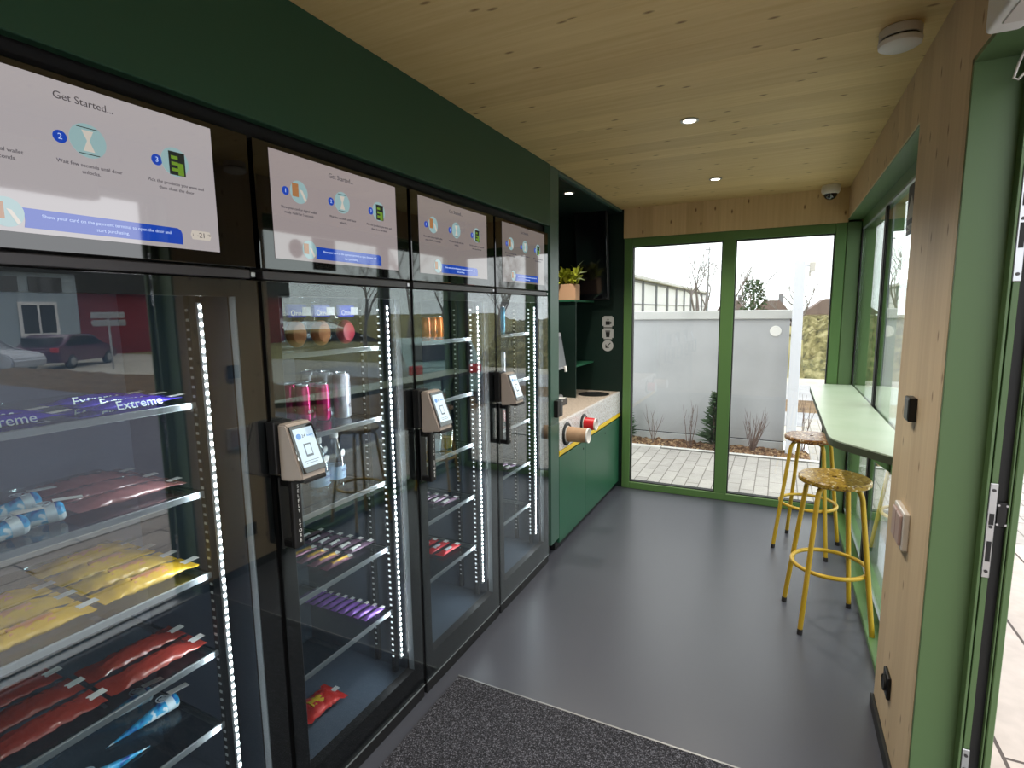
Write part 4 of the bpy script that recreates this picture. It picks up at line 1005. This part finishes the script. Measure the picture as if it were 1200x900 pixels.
def conifer(x, y, h, r, seed, label):
    t = thing('young_conifer', label, 'conifer', (x, y, GZ + .01)); rnd = random.Random(seed); m = MB()
    for k in range(420):
        u = rnd.random() ** 1.1; z = .03 + u * (h - .05); a = rnd.uniform(0, 2 * PI); L = r * (1 - u * .75) * rnd.uniform(.6, 1.15)
        b0 = Vector((0, 0, z)); d = Vector((math.cos(a), math.sin(a), rnd.uniform(.2, .9))).normalized()
        mid = b0 + d * L * .55; tip = b0 + d * L + Vector((0, 0, -.012)); sd_ = d.cross(Vector((0, 0, 1))).normalized() * .014; n_ = Vector((0, 0, .012))
        v = [m.bm.verts.new(q) for q in (b0, mid + sd_, tip, mid - sd_, mid + n_)]
        for f in ((0, 1, 4), (1, 2, 4), (2, 3, 4), (3, 0, 4)): m.bm.faces.new([v[i] for i in f])
    m.build('needles', 'conifer', t)
    MB().tube([(0, 0, -.03), (0, 0, h * .9)], [.012, .004], 8).build('stem', 'bark', t, True)
conifer(.575, 6.74, .68, .24, 2, 'dark green young conifer beside the window mullion')
conifer(-.50, 6.76, .58, .2, 3, 'dark green young conifer at the left edge of the window')
# trees, hedge bank and houses
def tree(x, y, h, seed, label, r0=.09, levels=4, zb=-.45, grp=None):
    t = thing('bare_tree', label, 'tree', (x, y, zb), group=grp); rnd = random.Random(seed); m = MB()
    def br(p, d, L, r, lv):
        q = p; pts = [p]; dd = d
        for _ in range(3):
            dd = (dd + Vector((rnd.uniform(-.16, .16), rnd.uniform(-.16, .16), .05))).normalized(); q = q + dd * L / 3; pts.append(q)
        m.tube(pts, [r, r * .85, r * .7, r * .55], 5, caps=False)
        if lv > 0:
            for k in range(3 if lv > 1 else 4):
                a = rnd.uniform(0, 2 * PI); s_ = rnd.uniform(.4, .85)
                e = (dd + Vector((math.cos(a) * s_, math.sin(a) * s_, .12))).normalized()
                st = pts[rnd.choice((2, 3))]
                br(st, e, L * rnd.uniform(.55, .78), r * .5, lv - 1)
    br(Vector((0, 0, 0)), Vector((0, 0, 1)), h * .38, r0, levels)
    m.build('branches', 'barkgrey', t)
G = 'bare trees far behind the concrete wall'
tree(-2.2, 27, 5.6, 1, 'tall bare tree left of the window mullion', .13, 5)
tree(-1.0, 33, 5.6, 2, 'tall bare tree right of the window mullion', .13, 5)
tree(-.3, 38, 5.0, 3, 'slender bare tree left of the round evergreen', .12)
tree(1.9, 27, 3.6, 4, 'leaning bare tree left of the white pole', .1)
tree(3.8, 34, 3.4, 5, 'small bare tree above the hedge bank', .1)
tree(2.5, 40, 4.0, 6, 'distant bare tree over the brown roofs', .12)
et = thing('evergreen_tree', 'dark round topped evergreen tree beyond the concrete wall', 'tree', (.03, 29, -.45)); rnd = random.Random(5); m = MB()
for k in range(900):
    u = rnd.random(); z = .5 + u * 2.9; rr = .62 * math.sin(PI * min(1, (1 - u) * .9 + .12)) ** .7 * rnd.uniform(.4, 1.05); a = rnd.uniform(0, 2 * PI)
    c = Vector((rr * math.cos(a), rr * math.sin(a), z)); q = [c + Vector((rnd.uniform(-.12, .12), rnd.uniform(-.12, .12), rnd.uniform(-.11, .11))) for _ in range(3)]
    m.bm.faces.new([m.bm.verts.new(w_) for w_ in q])
m.build('foliage', 'conifer', et); MB().tube([(0, 0, 0), (0, 0, 3)], [.12, .04], 8).build('trunk', 'barkgrey', et)
hb = lumpy(1.9, 9, 17.5, 26, 50, 44, -.5, .35, 9)
for v in hb.bm.verts:
    t_ = min(1, max(0, (v.co.y - 17.5) / 4)); v.co.z += 1.45 * math.sin(t_ * PI / 2)
tag(hb.build('hedge_bank', 'hedge'), 'yellowish shrubby bank beyond the road right of the pole', 'hedge', kind='stuff')
def house(x, y, w_, d_, hw, hr, label, roof='roofbrown'):
    t = thing('house', label, 'house', (x, y, -.45))
    MB().box(-w_ / 2, w_ / 2, 0, d_, 0, hw).build('wall', 'housewall', t)
    MB().prism([(-w_ / 2 - .3, hw), (w_ / 2 + .3, hw), (w_ / 2 - w_ * .28, hw + hr), (-w_ / 2 + w_ * .28, hw + hr)], -.3, d_ + .3, 'y').build('roof', roof, t)
    MB().box(w_ * .18, w_ * .18 + .35, d_ * .4, d_ * .4 + .35, hw + hr * .5, hw + hr + .5).build('chimney', 'claddark', t)
    m = MB()
    for k in range(3): m.box(-w_ / 2 + .8 + k * w_ / 3.2, -w_ / 2 + 1.7 + k * w_ / 3.2, -.03, 0, .8, 1.5)
    m.build('window', 'carglass', t)
house(.6, 44, 2.4, 5, 1.5, 1.15, 'brown roofed house seen over the concrete wall')
house(4.9, 44, 4.2, 5, 1.6, 1.1, 'brown roofed house right of the white pole')
house(-2.6, 50, 2.2, 4, 1.6, 1.2, 'reddish roofed house behind the bare trees at the mullion')
an = thing('antenna_mast', 'thin antenna mast above the warehouse roof', 'mast', (-2.9, 36, -.45))
MB().tube([(0, 0, 0), (0, 0, 5.9)], [.06, .03], 6).build('mast', 'claddark', an); MB().box(-.25, .25, -.02, .02, 5.7, 5.76).build('crossbar', 'claddark', an)
# reflected side: buildings, cars and sign seen in the fridge doors
gb = thing('grey_hall', 'grey sheet clad hall with windows, mirrored in the nearest fridge door', 'building', (30, 14.7, -.5))
MB().box(0, 12, -18, 0, 0, 4.2).build('wall', 'greywall', gb)
MB().box(-.3, 12, -18, .2, 4.2, 4.5).build('eaves', 'eaves', gb)
for k in range(7): MB().box(-.05, 0, -1.9 - k * 1.7, -.6 - k * 1.7, 3.3, 4.0).build('window', 'carglass', gb)
for a in (-2.4, -8.0, -12.0):
    f = MB().box(-.08, 0, a, a + 1.5, 1.25, 2.85).build('window', 'white', gb)
    MB().box(-.1, -.08, a + .12, a + .7, 1.4, 2.7).box(-.1, -.08, a + .8, a + 1.38, 1.4, 2.7).build('pane', 'carglass', f)
rb = thing('red_hall', 'dark red corrugated hall with black eaves, mirrored in the nearest fridge door', 'building', (32.2, 14.95, -.5))
MB().box(0, 12, 0, 14, 0, 3.4).build('wall', 'redwall', rb); MB().box(-.5, 12, 0, 14.3, 3.4, 4.5).build('eaves', 'eaves', rb)
def car(x, y, rz, mat, label, sc=1.0, van=False):
    t = thing('van' if van else 'car', label, 'van' if van else 'car', (x, y, -.44), rz); t.scale = (sc,) * 3
    if van: side = [(-2.3, .3), (2.3, .3), (2.35, .9), (2.0, 1.15), (1.5, 1.9), (-2.3, 1.95)]; win = [(1.9, 1.15), (1.45, 1.8), (-.2, 1.8), (-.2, 1.15)]
    else: side = [(-2.05, .3), (2.1, .3), (2.15, .62), (1.95, .82), (1.0, .95), (.35, 1.42), (-1.2, 1.45), (-1.9, 1.0), (-2.1, .85)]; win = [(.95, .95), (.32, 1.36), (-1.15, 1.38), (-1.7, 1.0)]
    m = MB().prism(side, -.82, .82, 'y'); bmesh.ops.bevel(m.bm, geom=list(m.bm.edges), offset=.06, segments=3, affect='EDGES'); m.build('car_body', mat, t, True)
    MB().prism(win, -.835, .835, 'y').build('side_window', 'carglass', t)
    if not van:
        MB().box(-1.93, -1.3, -.62, .62, 1.02, 1.34, 0, m=Matrix.Translation((0, 0, 0))).build('rear_window', 'carglass', t)
        MB().box(-2.12, -2.0, -.78, -.5, .72, .92, .02).box(-2.12, -2.0, .5, .78, .72, .92, .02).build('tail_light', 'lamp_red', t)
        MB().box(-2.14, -2.08, -.25, .25, .6, .72).build('number_plate', 'plate', t)
    for sx in (-1.3, 1.35):
        for sy in (-.75, .75):
            wl = MB().lathe([(0, -.1), (.24, -.1), (.31, -.07), (.31, .07), (.24, .1), (0, .1)], (sx, sy, .31), 'y', 24).build('wheel', 'tyre', t, True)
            MB().lathe([(0, -.11), (.18, -.105), (.18, .105), (0, .11)], (sx, sy, .31), 'y', 16).build('rim', 'steel', wl, True)
car(25.5, 12.1, .95, 'carpurple', 'dark purple hatchback parked before the red hall, mirrored in the nearest fridge', .95)
car(24.5, 8.6, 2.6, 'carsilver', 'silver car parked at the left of the reflection', .95)
car(6.6, 11.0, .75, 'carteal', 'pale green car parked beyond the planting strip, mirrored in the fridges', 1.0)
rs = thing('road_sign', 'grey double arrow road sign on a post before the red hall', 'road sign', (22, 11.9, -.45))
MB().tube([(0, 0, 0), (0, 0, 2.2)], .04, 8).build('post', 'steel', rs)
MB().prism([(-.6, 2.0), (.55, 2.0), (.6, 2.12), (.55, 2.24), (-.6, 2.24)], -.03, -.01, 'x').prism([(-.55, 1.7), (.6, 1.7), (.6, 1.94), (-.55, 1.94), (-.62, 1.82)], -.03, -.01, 'x').build('sign_panel', 'steel', rs)
gb2 = lumpy(24, 50, 31, 60, 30, 40, -.5, .5, 19)
for v in gb2.bm.verts: v.co.z += 1.6 * min(1, max(0, (v.co.x - 24) / 6))
tag(gb2.build('grass_bank', 'grass'), 'grassy bank beyond the yard, mirrored in the second fridge', 'bank', kind='stuff')
rnd = random.Random(77)
for k, (x, y) in enumerate([(14, 20), (20, 24), (21, 34), (18, 36), (22.5, 46), (15, 31), (21, 58), (12, 40), (9, 34)]):
    tree(x, y, rnd.uniform(5.5, 8), 40 + k, 'bare tree %s, mirrored in the fridge doors' % ['nearest of the yard trees', 'behind the nearest yard tree', 'beside the bank', 'in the middle of the yard', 'on the far bank', 'left of the yard middle', 'at the far corner of the bank', 'far left beyond the road', 'beyond the road opposite the pale car'][k], .14, 4)

# ================================================================== LIGHT
w = bpy.data.worlds.new('overcast'); S.world = w; w.use_nodes = True
nt = w.node_tree; nt.nodes.clear(); o = N(nt, 'ShaderNodeOutputWorld'); bg = N(nt, 'ShaderNodeBackground')
tc = N(nt, 'ShaderNodeTexCoord'); sx = N(nt, 'ShaderNodeSeparateXYZ'); nt.links.new(tc.outputs['Generated'], sx.inputs[0])
r = ramp(nt, [(0, (.90, .93, .97, 1)), (.35, (.98, .99, 1, 1)), (1, (1, 1, 1, 1))]); nt.links.new(sx.outputs[2], r.inputs[0])
nt.links.new(r.outputs[0], bg.inputs[0]); bg.inputs[1].default_value = 2.5; nt.links.new(bg.outputs[0], o.inputs[0])

# ================================================================== CAMERA
yaw, pit, rol = -.4602, -.131, -.0132
cy, sy, cp, sp, cr, sr = math.cos(yaw), math.sin(yaw), math.cos(pit), math.sin(pit), math.cos(rol), math.sin(rol)
fwd = Vector((sy * cp, cy * cp, sp)); right = Vector((cy, -sy, 0)); up = right.cross(fwd)
Rr = right * cr + up * sr; Uu = -right * sr + up * cr
cam = bpy.data.cameras.new('camera'); co = bpy.data.objects.new('camera', cam); COL.objects.link(co)
cam.sensor_width = 36; cam.lens = 632.26 / 1200 * 36; cam.clip_start = .02; cam.clip_end = 300
co.matrix_world = Matrix(((Rr.x, Uu.x, -fwd.x, 1.2276), (Rr.y, Uu.y, -fwd.y, 0), (Rr.z, Uu.z, -fwd.z, 1.55), (0, 0, 0, 1)))
S.camera = co

vs = S.view_settings; vs.view_transform = 'Standard'; vs.look = 'None'; vs.gamma = 1; vs.exposure = 0.2; vs.use_curve_mapping = False
c = S.cycles
c.max_bounces = 12; c.diffuse_bounces = 6; c.glossy_bounces = 6; c.transparent_max_bounces = 24; c.transmission_bounces = 8
c.sample_clamp_indirect = 6; c.caustics_reflective = False; c.caustics_refractive = False
try:
    c.use_denoising = True; c.denoiser = 'OPENIMAGEDENOISE'
except Exception: pass
